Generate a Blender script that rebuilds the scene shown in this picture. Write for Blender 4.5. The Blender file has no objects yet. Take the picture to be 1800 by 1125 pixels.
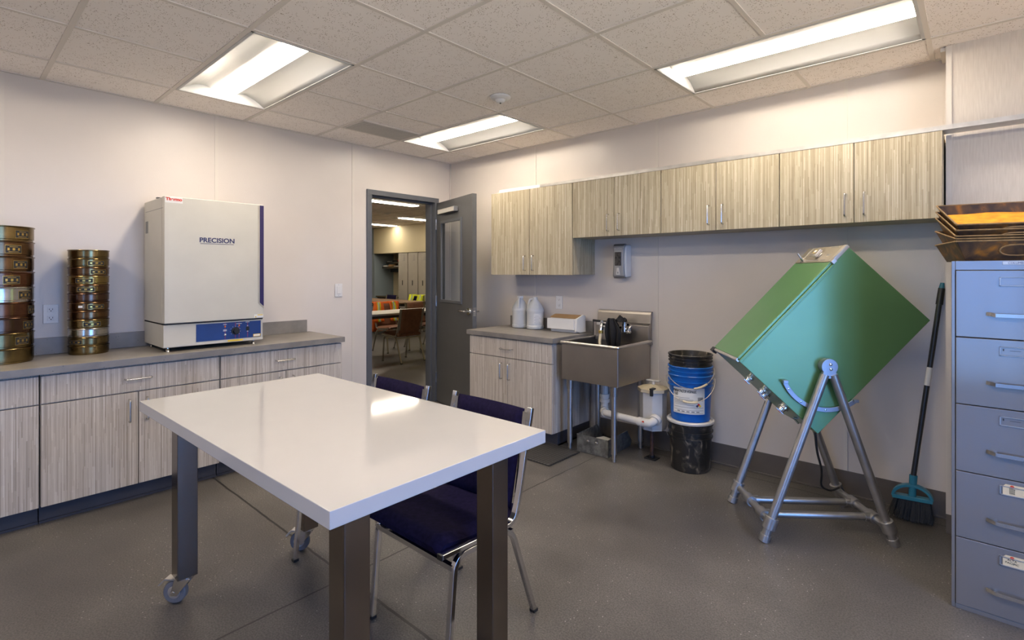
import bpy, math, random
from mathutils import Vector, Matrix
PI = math.pi
random.seed(7)
scene = bpy.context.scene
COL = scene.collection
SKY, EXPO = 7.5, 0.83
R = math.radians

# ------------------------------------------------------------------ node helpers / materials
def newmat(name):
    m = bpy.data.materials.new(name); m.use_nodes = True
    nt = m.node_tree
    b = nt.nodes['Principled BSDF']
    return m, nt, b

def N(nt, typ, **kw):
    n = nt.nodes.new(typ)
    for k, v in kw.items():
        if k in ('operation', 'blend_type', 'data_type', 'noise_dimensions', 'feature', 'distance', 'noise_type', 'mode', 'clamp'):
            setattr(n, k, v)
        else:
            n.inputs[k].default_value = v
    return n

def L(nt, a, b): nt.links.new(a, b)

def math_(nt, op, a, b=None, c=None):
    n = nt.nodes.new('ShaderNodeMath'); n.operation = op
    for i, x in enumerate((a, b, c)):
        if x is None: continue
        if isinstance(x, (int, float)): n.inputs[i].default_value = x
        else: L(nt, x, n.inputs[i])
    return n.outputs[0]

def ramp(nt, fac, stops):
    r = nt.nodes.new('ShaderNodeValToRGB')
    el = r.color_ramp.elements
    while len(el) < len(stops): el.new(0.5)
    for e, (p, c) in zip(el, stops):
        e.position = p; e.color = (*c, 1) if len(c) == 3 else c
    L(nt, fac, r.inputs[0])
    return r.outputs[0]

def mixc(nt, fac, a, b, bt='MIX'):
    n = nt.nodes.new('ShaderNodeMix'); n.data_type = 'RGBA'; n.blend_type = bt
    for i, x in ((0, fac), (6, a), (7, b)):
        if isinstance(x, (int, float)): n.inputs[i].default_value = x
        elif isinstance(x, (tuple, list)): n.inputs[i].default_value = (*x, 1) if len(x) == 3 else x
        else: L(nt, x, n.inputs[i])
    return n.outputs[2]

def pos(nt): return nt.nodes.new('ShaderNodeNewGeometry').outputs['Position']
def objc(nt): return nt.nodes.new('ShaderNodeTexCoord').outputs['Object']

def mapping(nt, vec, scale):
    n = nt.nodes.new('ShaderNodeMapping'); n.inputs['Scale'].default_value = scale
    L(nt, vec, n.inputs[0]); return n.outputs[0]

def bump(nt, b, h, strength=0.2, dist=0.002):
    n = nt.nodes.new('ShaderNodeBump'); n.inputs['Strength'].default_value = strength
    n.inputs['Distance'].default_value = dist
    L(nt, h, n.inputs['Height']); L(nt, n.outputs[0], b.inputs['Normal'])

def mat(name, col, rough=0.5, metal=0.0, spec=None, var=0.0, vscale=8.0, bumpv=0.0, bscale=200.0, coat=0.0, coatr=0.1, coati=1.5, trans=0.0, emit=None, estr=0.0, aniso=None):
    """plain procedural material with an optional noise variation and bump"""
    m, nt, b = newmat(name)
    b.inputs['Base Color'].default_value = (*col, 1)
    b.inputs['Roughness'].default_value = rough
    b.inputs['Metallic'].default_value = metal
    if spec is not None: b.inputs['Specular IOR Level'].default_value = spec
    if coat: b.inputs['Coat Weight'].default_value = coat; b.inputs['Coat Roughness'].default_value = coatr; b.inputs['Coat IOR'].default_value = coati
    if trans: b.inputs['Transmission Weight'].default_value = trans
    if emit: b.inputs['Emission Color'].default_value = (*emit, 1); b.inputs['Emission Strength'].default_value = estr
    n = N(nt, 'ShaderNodeTexNoise', Scale=vscale, Detail=5.0)
    L(nt, objc(nt), n.inputs['Vector'])
    d = tuple(max(0, c * (1 - var)) for c in col); l = tuple(min(1, c * (1 + var)) for c in col)
    c = ramp(nt, n.outputs[0], [(0.3, d), (0.7, l)])
    L(nt, c, b.inputs['Base Color'])
    if bumpv:
        n2 = N(nt, 'ShaderNodeTexNoise', Scale=bscale, Detail=2.0)
        L(nt, objc(nt), n2.inputs['Vector'])
        bump(nt, b, n2.outputs[0], bumpv, 0.001)
    return m

M = {}
# painted pebbled wall panels
m, nt, b = newmat('wall_panel'); M['wall'] = m
p = pos(nt)
n = N(nt, 'ShaderNodeTexNoise', Scale=1.3, Detail=4.0); L(nt, p, n.inputs['Vector'])
L(nt, ramp(nt, n.outputs[0], [(0.3, (0.63, 0.575, 0.525)), (0.7, (0.68, 0.625, 0.575))]), b.inputs['Base Color'])
n2 = N(nt, 'ShaderNodeTexNoise', Scale=160.0, Detail=2.0); L(nt, p, n2.inputs['Vector'])
n3 = N(nt, 'ShaderNodeTexNoise', Scale=2.5, Detail=3.0); L(nt, p, n3.inputs['Vector'])
L(nt, ramp(nt, n3.outputs[0], [(0.35, (0.29,)*3), (0.65, (0.38,)*3)]), b.inputs['Roughness'])
b.inputs['Specular IOR Level'].default_value = 0.4
bump(nt, b, n2.outputs[0], 0.35, 0.001)
# textured vinyl (vertical linen) on the pier
m, nt, b = newmat('pier_vinyl'); M['pier'] = m
p = mapping(nt, pos(nt), (160, 160, 12))
n = N(nt, 'ShaderNodeTexNoise', Scale=1.0, Detail=3.0); L(nt, p, n.inputs['Vector'])
L(nt, ramp(nt, n.outputs[0], [(0.3, (0.58, 0.52, 0.455)), (0.7, (0.66, 0.60, 0.53))]), b.inputs['Base Color'])
b.inputs['Roughness'].default_value = 0.5
bump(nt, b, n.outputs[0], 0.3, 0.002)
M['trim'] = mat('trim_vinyl', (0.66, 0.61, 0.55), 0.4)
M['base'] = mat('cove_base', (0.115, 0.10, 0.088), 0.5, var=0.1)
M['kick'] = mat('kick_base', (0.045, 0.045, 0.055), 0.45, var=0.1)
M['warmwall'] = mat('tan_wall', (0.52, 0.45, 0.29), 0.7, bumpv=0.1)
M['bluewall'] = mat('slate_blue_wall', (0.22, 0.27, 0.30), 0.7, bumpv=0.1)

# ceiling tile with fissures
m, nt, b = newmat('ceiling_tile'); M['tile'] = m
p = pos(nt)
v1 = N(nt, 'ShaderNodeTexVoronoi', Scale=92.0, Randomness=1.0); L(nt, p, v1.inputs['Vector'])
nz = N(nt, 'ShaderNodeTexNoise', Scale=40.0, Detail=1.0); L(nt, p, nz.inputs['Vector'])
warp = nt.nodes.new('ShaderNodeVectorMath'); warp.operation = 'MULTIPLY_ADD'
L(nt, nz.outputs['Color'], warp.inputs[0]); warp.inputs[1].default_value = (0.03,)*3; L(nt, p, warp.inputs[2])
v2 = N(nt, 'ShaderNodeTexVoronoi', Scale=58.0, Randomness=1.0); L(nt, mapping(nt, warp.outputs[0], (1.0, 2.2, 1)), v2.inputs['Vector'])
a = math_(nt, 'LESS_THAN', v1.outputs['Distance'], 0.20)
c = math_(nt, 'LESS_THAN', v2.outputs['Distance'], 0.18)
ns = N(nt, 'ShaderNodeTexNoise', Scale=25.0); L(nt, p, ns.inputs['Vector'])
sel = math_(nt, 'GREATER_THAN', ns.outputs[0], 0.47)
pit = math_(nt, 'MULTIPLY', math_(nt, 'MAXIMUM', a, c), sel)
L(nt, mixc(nt, pit, (0.90, 0.848, 0.815), (0.36, 0.29, 0.23)), b.inputs['Base Color'])
b.inputs['Roughness'].default_value = 0.95; b.inputs['Specular IOR Level'].default_value = 0.1
M['tee'] = mat('ceiling_tee', (0.70, 0.65, 0.60), 0.6)

# polished concrete with joints
m, nt, b = newmat('polished_concrete'); M['floor'] = m
p = pos(nt)
n = N(nt, 'ShaderNodeTexNoise', Scale=1.1, Detail=8.0, Roughness=0.62); L(nt, p, n.inputs['Vector'])
n2 = N(nt, 'ShaderNodeTexNoise', Scale=150.0, Detail=2.0); L(nt, p, n2.inputs['Vector'])
base = ramp(nt, n.outputs[0], [(0.28, (0.062, 0.056, 0.051)), (0.5, (0.098, 0.090, 0.082)), (0.72, (0.150, 0.138, 0.125))])
fine = ramp(nt, n2.outputs[0], [(0.35, (0.68,)*3), (0.65, (1.34,)*3)])
c = mixc(nt, 1.0, base, fine, 'MULTIPLY')
vs = N(nt, 'ShaderNodeTexVoronoi', Scale=40.0, Randomness=1.0); L(nt, p, vs.inputs['Vector'])
ng = N(nt, 'ShaderNodeTexNoise', Scale=2.2, Detail=2.0); L(nt, p, ng.inputs['Vector'])
spk = math_(nt, 'MULTIPLY', math_(nt, 'LESS_THAN', vs.outputs['Distance'], 0.095), math_(nt, 'GREATER_THAN', ng.outputs[0], 0.50))
c = mixc(nt, spk, c, (0.38, 0.36, 0.33))
sx = nt.nodes.new('ShaderNodeSeparateXYZ'); L(nt, p, sx.inputs[0])
wob = N(nt, 'ShaderNodeTexNoise', Scale=9.0, Detail=3.0); L(nt, p, wob.inputs['Vector'])
wv = math_(nt, 'MULTIPLY', math_(nt, 'SUBTRACT', wob.outputs[0], 0.5), 0.012)
def joint(ax, at, w):
    d = math_(nt, 'ABSOLUTE', math_(nt, 'SUBTRACT', math_(nt, 'ADD', sx.outputs[ax], wv), at))
    return math_(nt, 'LESS_THAN', d, w)
j = joint(0, 2.16, 0.0045)
for q in ((1, -2.50, 0.006), (1, -0.115, 0.004), (0, -2.2, 0.004), (1, 1.3, 0.004)):
    j = math_(nt, 'MAXIMUM', j, joint(*q))
c = mixc(nt, j, c, (0.022, 0.02, 0.018))
L(nt, c, b.inputs['Base Color'])
L(nt, ramp(nt, n.outputs[0], [(0.3, (0.30,)*3), (0.7, (0.42,)*3)]), b.inputs['Roughness'])
bump(nt, b, math_(nt, 'SUBTRACT', n2.outputs[0], math_(nt, 'MULTIPLY', j, 2.0)), 0.06, 0.001)

# striped laminate
def laminate(name, stops):
    m, nt, b = newmat(name)
    sp = nt.nodes.new('ShaderNodeSeparateXYZ'); L(nt, pos(nt), sp.inputs[0])
    u = math_(nt, 'ADD', sp.outputs[0], sp.outputs[1])
    def white(w, x=None):
        n = nt.nodes.new('ShaderNodeTexWhiteNoise')
        if x is None:
            n.noise_dimensions = '1D'; L(nt, w, n.inputs['W'])
        else:
            n.noise_dimensions = '2D'
            cx = nt.nodes.new('ShaderNodeCombineXYZ'); L(nt, w, cx.inputs[0]); L(nt, x, cx.inputs[1]); L(nt, cx.outputs[0], n.inputs['Vector'])
        return n.outputs['Value']
    def layer(width, length):
        i = math_(nt, 'FLOOR', math_(nt, 'DIVIDE', u, width))
        r = white(i)
        k = math_(nt, 'FLOOR', math_(nt, 'ADD', math_(nt, 'DIVIDE', sp.outputs[2], length), math_(nt, 'MULTIPLY', r, 9.0)))
        return white(i, k)
    a = layer(0.0062, 0.45); c = layer(0.0145, 0.8); d = layer(0.0031, 0.25)
    f = math_(nt, 'ADD', math_(nt, 'ADD', math_(nt, 'MULTIPLY', a, 0.48), math_(nt, 'MULTIPLY', c, 0.16)), math_(nt, 'MULTIPLY', d, 0.36))
    g = N(nt, 'ShaderNodeTexNoise', Scale=1.0, Detail=4.0); L(nt, mapping(nt, pos(nt), (220, 220, 14)), g.inputs['Vector'])
    f = math_(nt, 'ADD', math_(nt, 'MULTIPLY', f, 0.8), math_(nt, 'MULTIPLY', g.outputs[0], 0.2))
    L(nt, ramp(nt, f, stops), b.inputs['Base Color'])
    b.inputs['Roughness'].default_value = 0.45
    return m
M['lam'] = laminate('striped_laminate', [(0.22, (0.275, 0.225, 0.145)), (0.42, (0.375, 0.318, 0.213)), (0.60, (0.435, 0.378, 0.265)), (0.82, (0.56, 0.51, 0.39))])
M['lamb'] = laminate('striped_laminate_light_tinted', [(0.22, (0.36, 0.305, 0.245)), (0.42, (0.475, 0.415, 0.345)), (0.60, (0.535, 0.475, 0.40)), (0.82, (0.65, 0.60, 0.53))])  # same laminate; the greyer light on the base cabinets is put into its colour
# worktop
m, nt, b = newmat('worktop_laminate'); M['top'] = m
p = pos(nt)
n = N(nt, 'ShaderNodeTexNoise', Scale=9.0, Detail=6.0); L(nt, p, n.inputs['Vector'])
base = ramp(nt, n.outputs[0], [(0.3, (0.185, 0.17, 0.155)), (0.7, (0.255, 0.235, 0.21))])
v = N(nt, 'ShaderNodeTexVoronoi', Scale=48.0); L(nt, p, v.inputs['Vector'])
n2 = N(nt, 'ShaderNodeTexNoise', Scale=14.0); L(nt, p, n2.inputs['Vector'])
spk = math_(nt, 'MULTIPLY', math_(nt, 'LESS_THAN', v.outputs['Distance'], 0.13), math_(nt, 'GREATER_THAN', n2.outputs[0], 0.54))
L(nt, mixc(nt, spk, base, (0.11, 0.10, 0.095)), b.inputs['Base Color'])
b.inputs['Roughness'].default_value = 0.38

M['steel'] = mat('brushed_steel', (0.52, 0.50, 0.48), 0.30, 1.0, var=0.06, vscale=3)
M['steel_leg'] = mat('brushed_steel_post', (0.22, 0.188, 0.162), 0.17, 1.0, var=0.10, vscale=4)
M['sink'] = mat('sink_steel', (0.40, 0.375, 0.345), 0.33, 1.0, var=0.08, vscale=5)
M['chrome'] = mat('chrome', (0.72, 0.72, 0.73), 0.12, 1.0)
M['satin'] = mat('satin_nickel', (0.60, 0.59, 0.57), 0.25, 1.0)
M['galv'] = mat('galvanized', (0.30, 0.31, 0.31), 0.42, 0.9, var=0.35, vscale=30)
M['pipe_alu'] = mat('grey_pipe', (0.40, 0.39, 0.38), 0.36, 0.85, var=0.12, vscale=14)
M['black'] = mat('black_plastic', (0.012, 0.012, 0.013), 0.4)
M['rubber'] = mat('dark_rubber', (0.028, 0.027, 0.026), 0.6, var=0.2, vscale=40)
M['bristle'] = mat('bristle_black', (0.022, 0.022, 0.022), 0.7, var=0.3)
M['wheel'] = mat('grey_wheel', (0.15, 0.15, 0.16), 0.5)
M['white'] = mat('white_plastic', (0.72, 0.71, 0.70), 0.35)
M['pvc'] = mat('white_pvc', (0.62, 0.60, 0.56), 0.35, var=0.05)
M['cream'] = mat('cream_plastic', (0.62, 0.53, 0.36), 0.45, var=0.08)
M['paper'] = mat('white_paper', (0.74, 0.73, 0.70), 0.7, var=0.03)
M['cardboard'] = mat('cardboard', (0.36, 0.22, 0.10), 0.8, var=0.1)
M['manila'] = mat('manila_card', (0.68, 0.55, 0.34), 0.7, var=0.05)
M['tabletop'] = mat('white_table_laminate', (0.47, 0.462, 0.462), 0.07, var=0.01, spec=0.4)
M['navy'] = mat('navy_fabric', (0.010, 0.007, 0.030), 0.9, var=0.3, vscale=60, bumpv=0.5, bscale=700, spec=0.12)
M['brownfab'] = mat('brown_vinyl', (0.21, 0.095, 0.055), 0.6, var=0.15, vscale=20)
M['oven'] = mat('oven_enamel', (0.56, 0.535, 0.46), 0.36, var=0.04, vscale=5)
M['ovenside'] = mat('oven_enamel_side', (0.56, 0.535, 0.47), 0.4, var=0.03)
M['blue'] = mat('panel_blue', (0.012, 0.045, 0.19), 0.35, var=0.12)
M['purple'] = mat('dark_purple', (0.020, 0.012, 0.085), 0.35)
M['inkblue'] = mat('ink_navy', (0.012, 0.016, 0.09), 0.5)
M['red'] = mat('red_paint', (0.62, 0.05, 0.02), 0.45)
M['amber'] = mat('amber_lamp', (0.75, 0.18, 0.02), 0.3)
M['yellow'] = mat('yellow_label', (0.80, 0.55, 0.03), 0.5)
M['ink'] = mat('black_ink', (0.015, 0.015, 0.015), 0.6)
M['greyink'] = mat('grey_ink', (0.22, 0.22, 0.22), 0.6)
M['door'] = mat('door_grey_paint', (0.098, 0.098, 0.098), 0.42, var=0.04)
M['frame'] = mat('frame_grey_paint', (0.105, 0.112, 0.125), 0.4, var=0.04)
M['lockers'] = mat('locker_grey', (0.35, 0.325, 0.28), 0.4, var=0.03)
M['wood'] = mat('table_wood', (0.22, 0.13, 0.065), 0.35, var=0.15, vscale=5)
M['greytop'] = mat('pale_grey_top', (0.50, 0.47, 0.42), 0.4)
M['hivis'] = mat('hivis_yellow', (0.72, 0.80, 0.03), 0.7, var=0.08)
M['orange'] = mat('hivis_orange', (0.85, 0.17, 0.02), 0.7, var=0.08)
M['reflect'] = mat('silver_tape', (0.45, 0.55, 0.65), 0.4)
M['soapgrey'] = mat('dispenser_grey', (0.33, 0.32, 0.31), 0.4)
M['soapwin'] = mat('dispenser_window', (0.05, 0.045, 0.04), 0.15, var=0.8, vscale=60)
M['black_bucket'] = None
m, nt, b = newmat('scuffed_black_bucket'); M['black_bucket'] = m
n = N(nt, 'ShaderNodeTexNoise', Scale=17.0, Detail=7.0, Distortion=1.2); L(nt, mapping(nt, objc(nt), (1, 1, 0.6)), n.inputs['Vector'])
L(nt, ramp(nt, n.outputs[0], [(0.50, (0.014, 0.013, 0.012)), (0.60, (0.06, 0.052, 0.04)), (0.72, (0.32, 0.27, 0.20))]), b.inputs['Base Color'])
b.inputs['Roughness'].default_value = 0.4
M['blue_bucket'] = mat('blue_bucket', (0.004, 0.115, 0.47), 0.3, var=0.12, vscale=12)
M['wire'] = mat('wire_bail', (0.52, 0.48, 0.42), 0.4, 0.6)
M['teal'] = mat('teal_plastic', (0.028, 0.20, 0.29), 0.4)
M['broomstick'] = mat('broom_black', (0.020, 0.021, 0.023), 0.35)
M['rust'] = mat('rusty_pipe', (0.05, 0.022, 0.014), 0.6, var=0.4, vscale=30)
M['orange_rust'] = mat('orange_rust', (0.85, 0.33, 0.02), 0.85, var=0.25, vscale=25, bumpv=0.4, bscale=60)
m, nt, b = newmat('rust_streaked_pan'); M['pan'] = m
n = N(nt, 'ShaderNodeTexNoise', Scale=14.0, Detail=7.0, Distortion=0.8); L(nt, objc(nt), n.inputs['Vector'])
L(nt, ramp(nt, n.outputs[0], [(0.38, (0.035, 0.022, 0.018)), (0.55, (0.095, 0.05, 0.022)), (0.70, (0.30, 0.12, 0.012))]), b.inputs['Base Color'])
b.inputs['Roughness'].default_value = 0.48; b.inputs['Metallic'].default_value = 0.35
M['panrim'] = mat('pan_rim', (0.28, 0.18, 0.085), 0.5, 0.5, var=0.3, vscale=40)
M['cabgrey'] = mat('filing_cabinet_paint', (0.150, 0.136, 0.124), 0.35, var=0.03, vscale=3, spec=0.5, coat=0.68, coatr=0.13, coati=1.8)
M['green'] = mat('green_enamel', (0.118, 0.268, 0.110), 0.34, 0.38, var=0.06, vscale=4, spec=0.5, coat=0.42, coatr=0.28, coati=1.75)
M['alu'] = mat('aluminium_panel', (0.50, 0.45, 0.37), 0.4, 0.8, var=0.05)
M['raw_alu'] = mat('raw_aluminium', (0.60, 0.58, 0.55), 0.4, 0.9, var=0.1, vscale=20)
M['bluealu'] = mat('cast_bracket', (0.34, 0.36, 0.42), 0.4, 0.8, var=0.1)
M['reflector'] = mat('troffer_white', (0.55, 0.55, 0.545), 0.5)
M['vent'] = mat('vent_grey', (0.50, 0.475, 0.45), 0.6)
M['exit'] = mat('exit_red', (0.8, 0.04, 0.03), 0.5, emit=(1, 0.06, 0.04), estr=1.2)
M['brass_plate'] = mat('brass_plate', (0.62, 0.43, 0.12), 0.3, 1.0)
def brass(name, c, r=0.22):
    return mat(name, c, r, 1.0, var=0.25, vscale=18)
BR = {'o': brass('brass_olive', (0.21, 0.15, 0.065)), 'b': brass('brass_brown', (0.17, 0.097, 0.048)), 'r': brass('brass_red', (0.17, 0.078, 0.045)),
      'g': brass('brass_gold', (0.32, 0.22, 0.08)), 's': brass('steel_bright', (0.55, 0.52, 0.47), 0.2), 'd': brass('brass_dark', (0.13, 0.075, 0.05))}
# translucent jug plastic
m, nt, b = newmat('jug_plastic'); M['jug'] = m
b.inputs['Base Color'].default_value = (0.82, 0.83, 0.82, 1); b.inputs['Roughness'].default_value = 0.35
b.inputs['Transmission Weight'].default_value = 0.25; b.inputs['Subsurface Weight'].default_value = 0.0
# glass
m, nt, b = newmat('clear_glass'); M['glass'] = m
gl = nt.nodes.new('ShaderNodeBsdfGlossy'); gl.inputs['Roughness'].default_value = 0.0
tr = nt.nodes.new('ShaderNodeBsdfTransparent'); tr.inputs['Color'].default_value = (0.93, 0.95, 0.94, 1)
lwt = nt.nodes.new('ShaderNodeLayerWeight')
fr2 = math_(nt, 'MULTIPLY_ADD', math_(nt, 'POWER', lwt.outputs['Facing'], 5.0), 0.92, 0.05)
mx = nt.nodes.new('ShaderNodeMixShader'); L(nt, fr2, mx.inputs[0]); L(nt, tr.outputs[0], mx.inputs[1]); L(nt, gl.outputs[0], mx.inputs[2])
L(nt, mx.outputs[0], nt.nodes['Material Output'].inputs['Surface'])
# lamp lens
def lens(name, col, s):
    m, nt, b = newmat(name)
    b.inputs['Base Color'].default_value = (0.8, 0.8, 0.8, 1)
    b.inputs['Emission Color'].default_value = (*col, 1); b.inputs['Emission Strength'].default_value = s
    return m
M['lens'] = lens('lamp_lens', (1.0, 0.87, 0.71), 23.0)
M['lens2'] = lens('lamp_lens_lounge', (1.0, 0.87, 0.70), 20.0)

# ------------------------------------------------------------------ mesh builder
class MB:
    def __init__(s): s.v = []; s.f = []; s.mi = []; s.m = 0; s.T = Matrix.Identity(4)
    def add(s, vs, fs):
        o = len(s.v)
        s.v += [s.T @ Vector(p) for p in vs]
        s.f += [tuple(o + i for i in f) for f in fs]; s.mi += [s.m] * len(fs)
        return s
    def box(s, x0, x1, y0, y1, z0, z1):
        v = [(x, y, z) for z in (z0, z1) for y in (y0, y1) for x in (x0, x1)]
        return s.add(v, [(0, 2, 3, 1), (4, 5, 7, 6), (0, 1, 5, 4), (2, 6, 7, 3), (0, 4, 6, 2), (1, 3, 7, 5)])
    def cyl(s, p0, p1, r0, r1=None, n=16, cap=True):
        r1 = r0 if r1 is None else r1
        p0, p1 = Vector(p0), Vector(p1); d = (p1 - p0).normalized()
        a = d.orthogonal().normalized(); b = d.cross(a)
        vs = []
        for p, r in ((p0, r0), (p1, r1)):
            for i in range(n):
                t = 2 * PI * i / n; vs.append(p + (a * math.cos(t) + b * math.sin(t)) * r)
        fs = [(i, (i + 1) % n, n + (i + 1) % n, n + i) for i in range(n)]
        if cap: fs += [tuple(range(n - 1, -1, -1)), tuple(range(n, 2 * n))]
        return s.add(vs, fs)
    def lathe(s, prof, c=(0, 0, 0), n=40, closed=False):
        k = len(prof); vs = []
        for r, z in prof:
            for i in range(n):
                t = 2 * PI * i / n; vs.append((c[0] + r * math.cos(t), c[1] + r * math.sin(t), c[2] + z))
        fs = []
        for j in range(k - 1 + (1 if closed else 0)):
            for i in range(n):
                a, b2 = j * n + i, j * n + (i + 1) % n
                c2, d = ((j + 1) % k) * n + (i + 1) % n, ((j + 1) % k) * n + i
                fs.append((a, b2, c2, d))
        if not closed:
            fs.append(tuple(range(n - 1, -1, -1))); fs.append(tuple(range((k - 1) * n, k * n)))
        return s.add(vs, fs)
    def sweep(s, pts, sec, up=None, closed=False, cap=True):
        """sweep a 2D section along points with parallel transport"""
        pts = [Vector(p) for p in pts]; n = len(pts); k = len(sec)
        tans = []
        for i in range(n):
            a = pts[i - 1] if (i > 0 or closed) else pts[i]
            b2 = pts[(i + 1) % n] if (i < n - 1 or closed) else pts[i]
            tans.append((b2 - a).normalized())
        u = Vector(up) if up else tans[0].orthogonal()
        vs = []
        for i in range(n):
            t = tans[i]; u = (u - t * u.dot(t)).normalized(); w = t.cross(u)
            for a, b2 in sec: vs.append(pts[i] + u * a + w * b2)
        fs = []
        for i in range(n if closed else n - 1):
            for j in range(k):
                a, b2 = i * k + j, i * k + (j + 1) % k
                c2, d = ((i + 1) % n) * k + (j + 1) % k, ((i + 1) % n) * k + j
                fs.append((a, b2, c2, d))
        if cap and not closed:
            fs.append(tuple(range(k - 1, -1, -1))); fs.append(tuple(range((n - 1) * k, n * k)))
        return s.add(vs, fs)
    def tube(s, pts, r, n=10, closed=False):
        return s.sweep(pts, [(r * math.cos(2 * PI * i / n), r * math.sin(2 * PI * i / n)) for i in range(n)], closed=closed)
    def sq(s, pts, w, h=None, up=None):
        h = h or w
        return s.sweep(pts, [(-h / 2, -w / 2), (h / 2, -w / 2), (h / 2, w / 2), (-h / 2, w / 2)], up=up)
    def prism(s, poly, ax, a, b):
        def P(q, t):
            return (t, q[0], q[1]) if ax == 'x' else ((q[0], t, q[1]) if ax == 'y' else (q[0], q[1], t))
        k = len(poly)
        vs = [P(q, a) for q in poly] + [P(q, b) for q in poly]
        fs = [(i, (i + 1) % k, k + (i + 1) % k, k + i) for i in range(k)] + [tuple(range(k - 1, -1, -1)), tuple(range(k, 2 * k))]
        return s.add(vs, fs)
    def sphere(s, c, r, n=14, sc=(1, 1, 1)):
        m = n // 2; vs = [(c[0], c[1], c[2] + r * sc[2])]
        for j in range(1, m):
            p = PI * j / m
            for i in range(n):
                t = 2 * PI * i / n
                vs.append((c[0] + r * sc[0] * math.sin(p) * math.cos(t), c[1] + r * sc[1] * math.sin(p) * math.sin(t), c[2] + r * sc[2] * math.cos(p)))
        vs.append((c[0], c[1], c[2] - r * sc[2]))
        fs = [(0, 1 + i, 1 + (i + 1) % n) for i in range(n)]
        for j in range(m - 2):
            for i in range(n):
                a = 1 + j * n; fs.append((a + i, a + n + i, a + n + (i + 1) % n, a + (i + 1) % n))
        e = len(vs) - 1; a = 1 + (m - 2) * n
        fs += [(a + i, e, a + (i + 1) % n) for i in range(n)]
        return s.add(vs, fs)
    def grid(s, fn, nu, nv):
        vs = [fn(i / nu, j / nv) for i in range(nu + 1) for j in range(nv + 1)]
        fs = [(i * (nv + 1) + j, (i + 1) * (nv + 1) + j, (i + 1) * (nv + 1) + j + 1, i * (nv + 1) + j + 1) for i in range(nu) for j in range(nv)]
        return s.add(vs, fs)
    def arcpatch(s, c, r, a0, a1, z0, z1, n=10, th=0.0008):
        """thin curved plate on a cylinder (angles in degrees)"""
        k = n + 1; vs = []
        for rr in (r, r + th):
            for z in (z0, z1):
                for i in range(k):
                    t = R(a0 + (a1 - a0) * i / n); vs.append((c[0] + rr * math.cos(t), c[1] + rr * math.sin(t), c[2] + z))
        fs = []
        for i in range(n):
            fs += [(2 * k + i, 2 * k + i + 1, 3 * k + i + 1, 3 * k + i), (i, k + i, k + i + 1, i + 1),
                   (i, i + 1, 2 * k + i + 1, 2 * k + i), (k + i, 3 * k + i, 3 * k + i + 1, k + i + 1)]
        fs += [(0, 2 * k, 3 * k, k), (n, k + n, 3 * k + n, 2 * k + n)]
        return s.add(vs, fs)
    def build(s, name, mats, parent=None, smooth=True, bevel=0.0, solid=0.0, sub=0, seg=2, ang=35):
        org = origin(parent)
        me = bpy.data.meshes.new(name)
        me.from_pydata([tuple(v - org) for v in s.v], [], s.f)
        ms = mats if isinstance(mats, (list, tuple)) else [mats]
        for mm in ms: me.materials.append(mm)
        for p, i in zip(me.polygons, s.mi): p.material_index = i
        import bmesh
        bm = bmesh.new(); bm.from_mesh(me); bmesh.ops.recalc_face_normals(bm, faces=bm.faces); bm.to_mesh(me); bm.free()
        if smooth:
            me.polygons.foreach_set('use_smooth', [True] * len(me.polygons))
            me.set_sharp_from_angle(angle=R(ang))
        me.update()
        o = bpy.data.objects.new(name, me); COL.objects.link(o)
        if parent: o.parent = parent
        if solid:
            q = o.modifiers.new('s', 'SOLIDIFY'); q.thickness = solid; q.offset = 0
        if sub:
            q = o.modifiers.new('sub', 'SUBSURF'); q.levels = sub; q.render_levels = sub
        if bevel:
            q = o.modifiers.new('b', 'BEVEL'); q.width = bevel; q.segments = seg; q.limit_method = 'ANGLE'; q.angle_limit = R(40); q.harden_normals = True
        return o

ORG = {}
def origin(o):
    while o is not None:
        if o.name in ORG: return ORG[o.name]
        o = o.parent
    return Vector((0, 0, 0))

def tag(o, label=None, cat=None, group=None, kind=None):
    if label: o['label'] = label
    if cat: o['category'] = cat
    if group: o['group'] = group
    if kind: o['kind'] = kind
    return o

def thing(name, label, cat, loc=(0, 0, 0), rz=0.0, group=None, local=False):
    """an Empty at the base of a thing; parts are built in world coordinates unless local"""
    o = bpy.data.objects.new(name, None); COL.objects.link(o)
    o.location = loc; o.rotation_euler = (0, 0, rz); o.empty_display_size = 0.05
    ORG[o.name] = Vector((0, 0, 0)) if local else Vector(loc)
    return tag(o, label, cat, group)

def solo(o, loc=None):
    """put a top-level mesh's origin at loc"""
    loc = Vector(loc)
    o.data.transform(Matrix.Translation(-loc)); o.location = loc
    return o

def struct(name, mb, m, smooth=False, **k):
    return tag(mb.build(name, m, smooth=smooth, **k), kind='structure')

def copy_tree(o, parent=None):
    c = o.copy(); COL.objects.link(c); c.parent = parent
    for ch in list(o.children): copy_tree(ch, c)
    return c

def text_mb(txt, size, ext=0.0004, squash=1.0, bold=0.0):
    cu = bpy.data.curves.new('t', 'FONT'); cu.body = txt; cu.size = size; cu.extrude = ext; cu.align_x = 'CENTER'; cu.align_y = 'CENTER'; cu.offset = bold
    o = bpy.data.objects.new('t', cu); COL.objects.link(o)
    bpy.context.view_layer.update()
    me = bpy.data.meshes.new_from_object(o.evaluated_get(bpy.context.evaluated_depsgraph_get()))
    vs = [Vector((v.co.x * squash, v.co.y, v.co.z)) for v in me.vertices]; fs = [tuple(p.vertices) for p in me.polygons]
    bpy.data.objects.remove(o); bpy.data.curves.remove(cu); bpy.data.meshes.remove(me)
    return vs, fs

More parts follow.
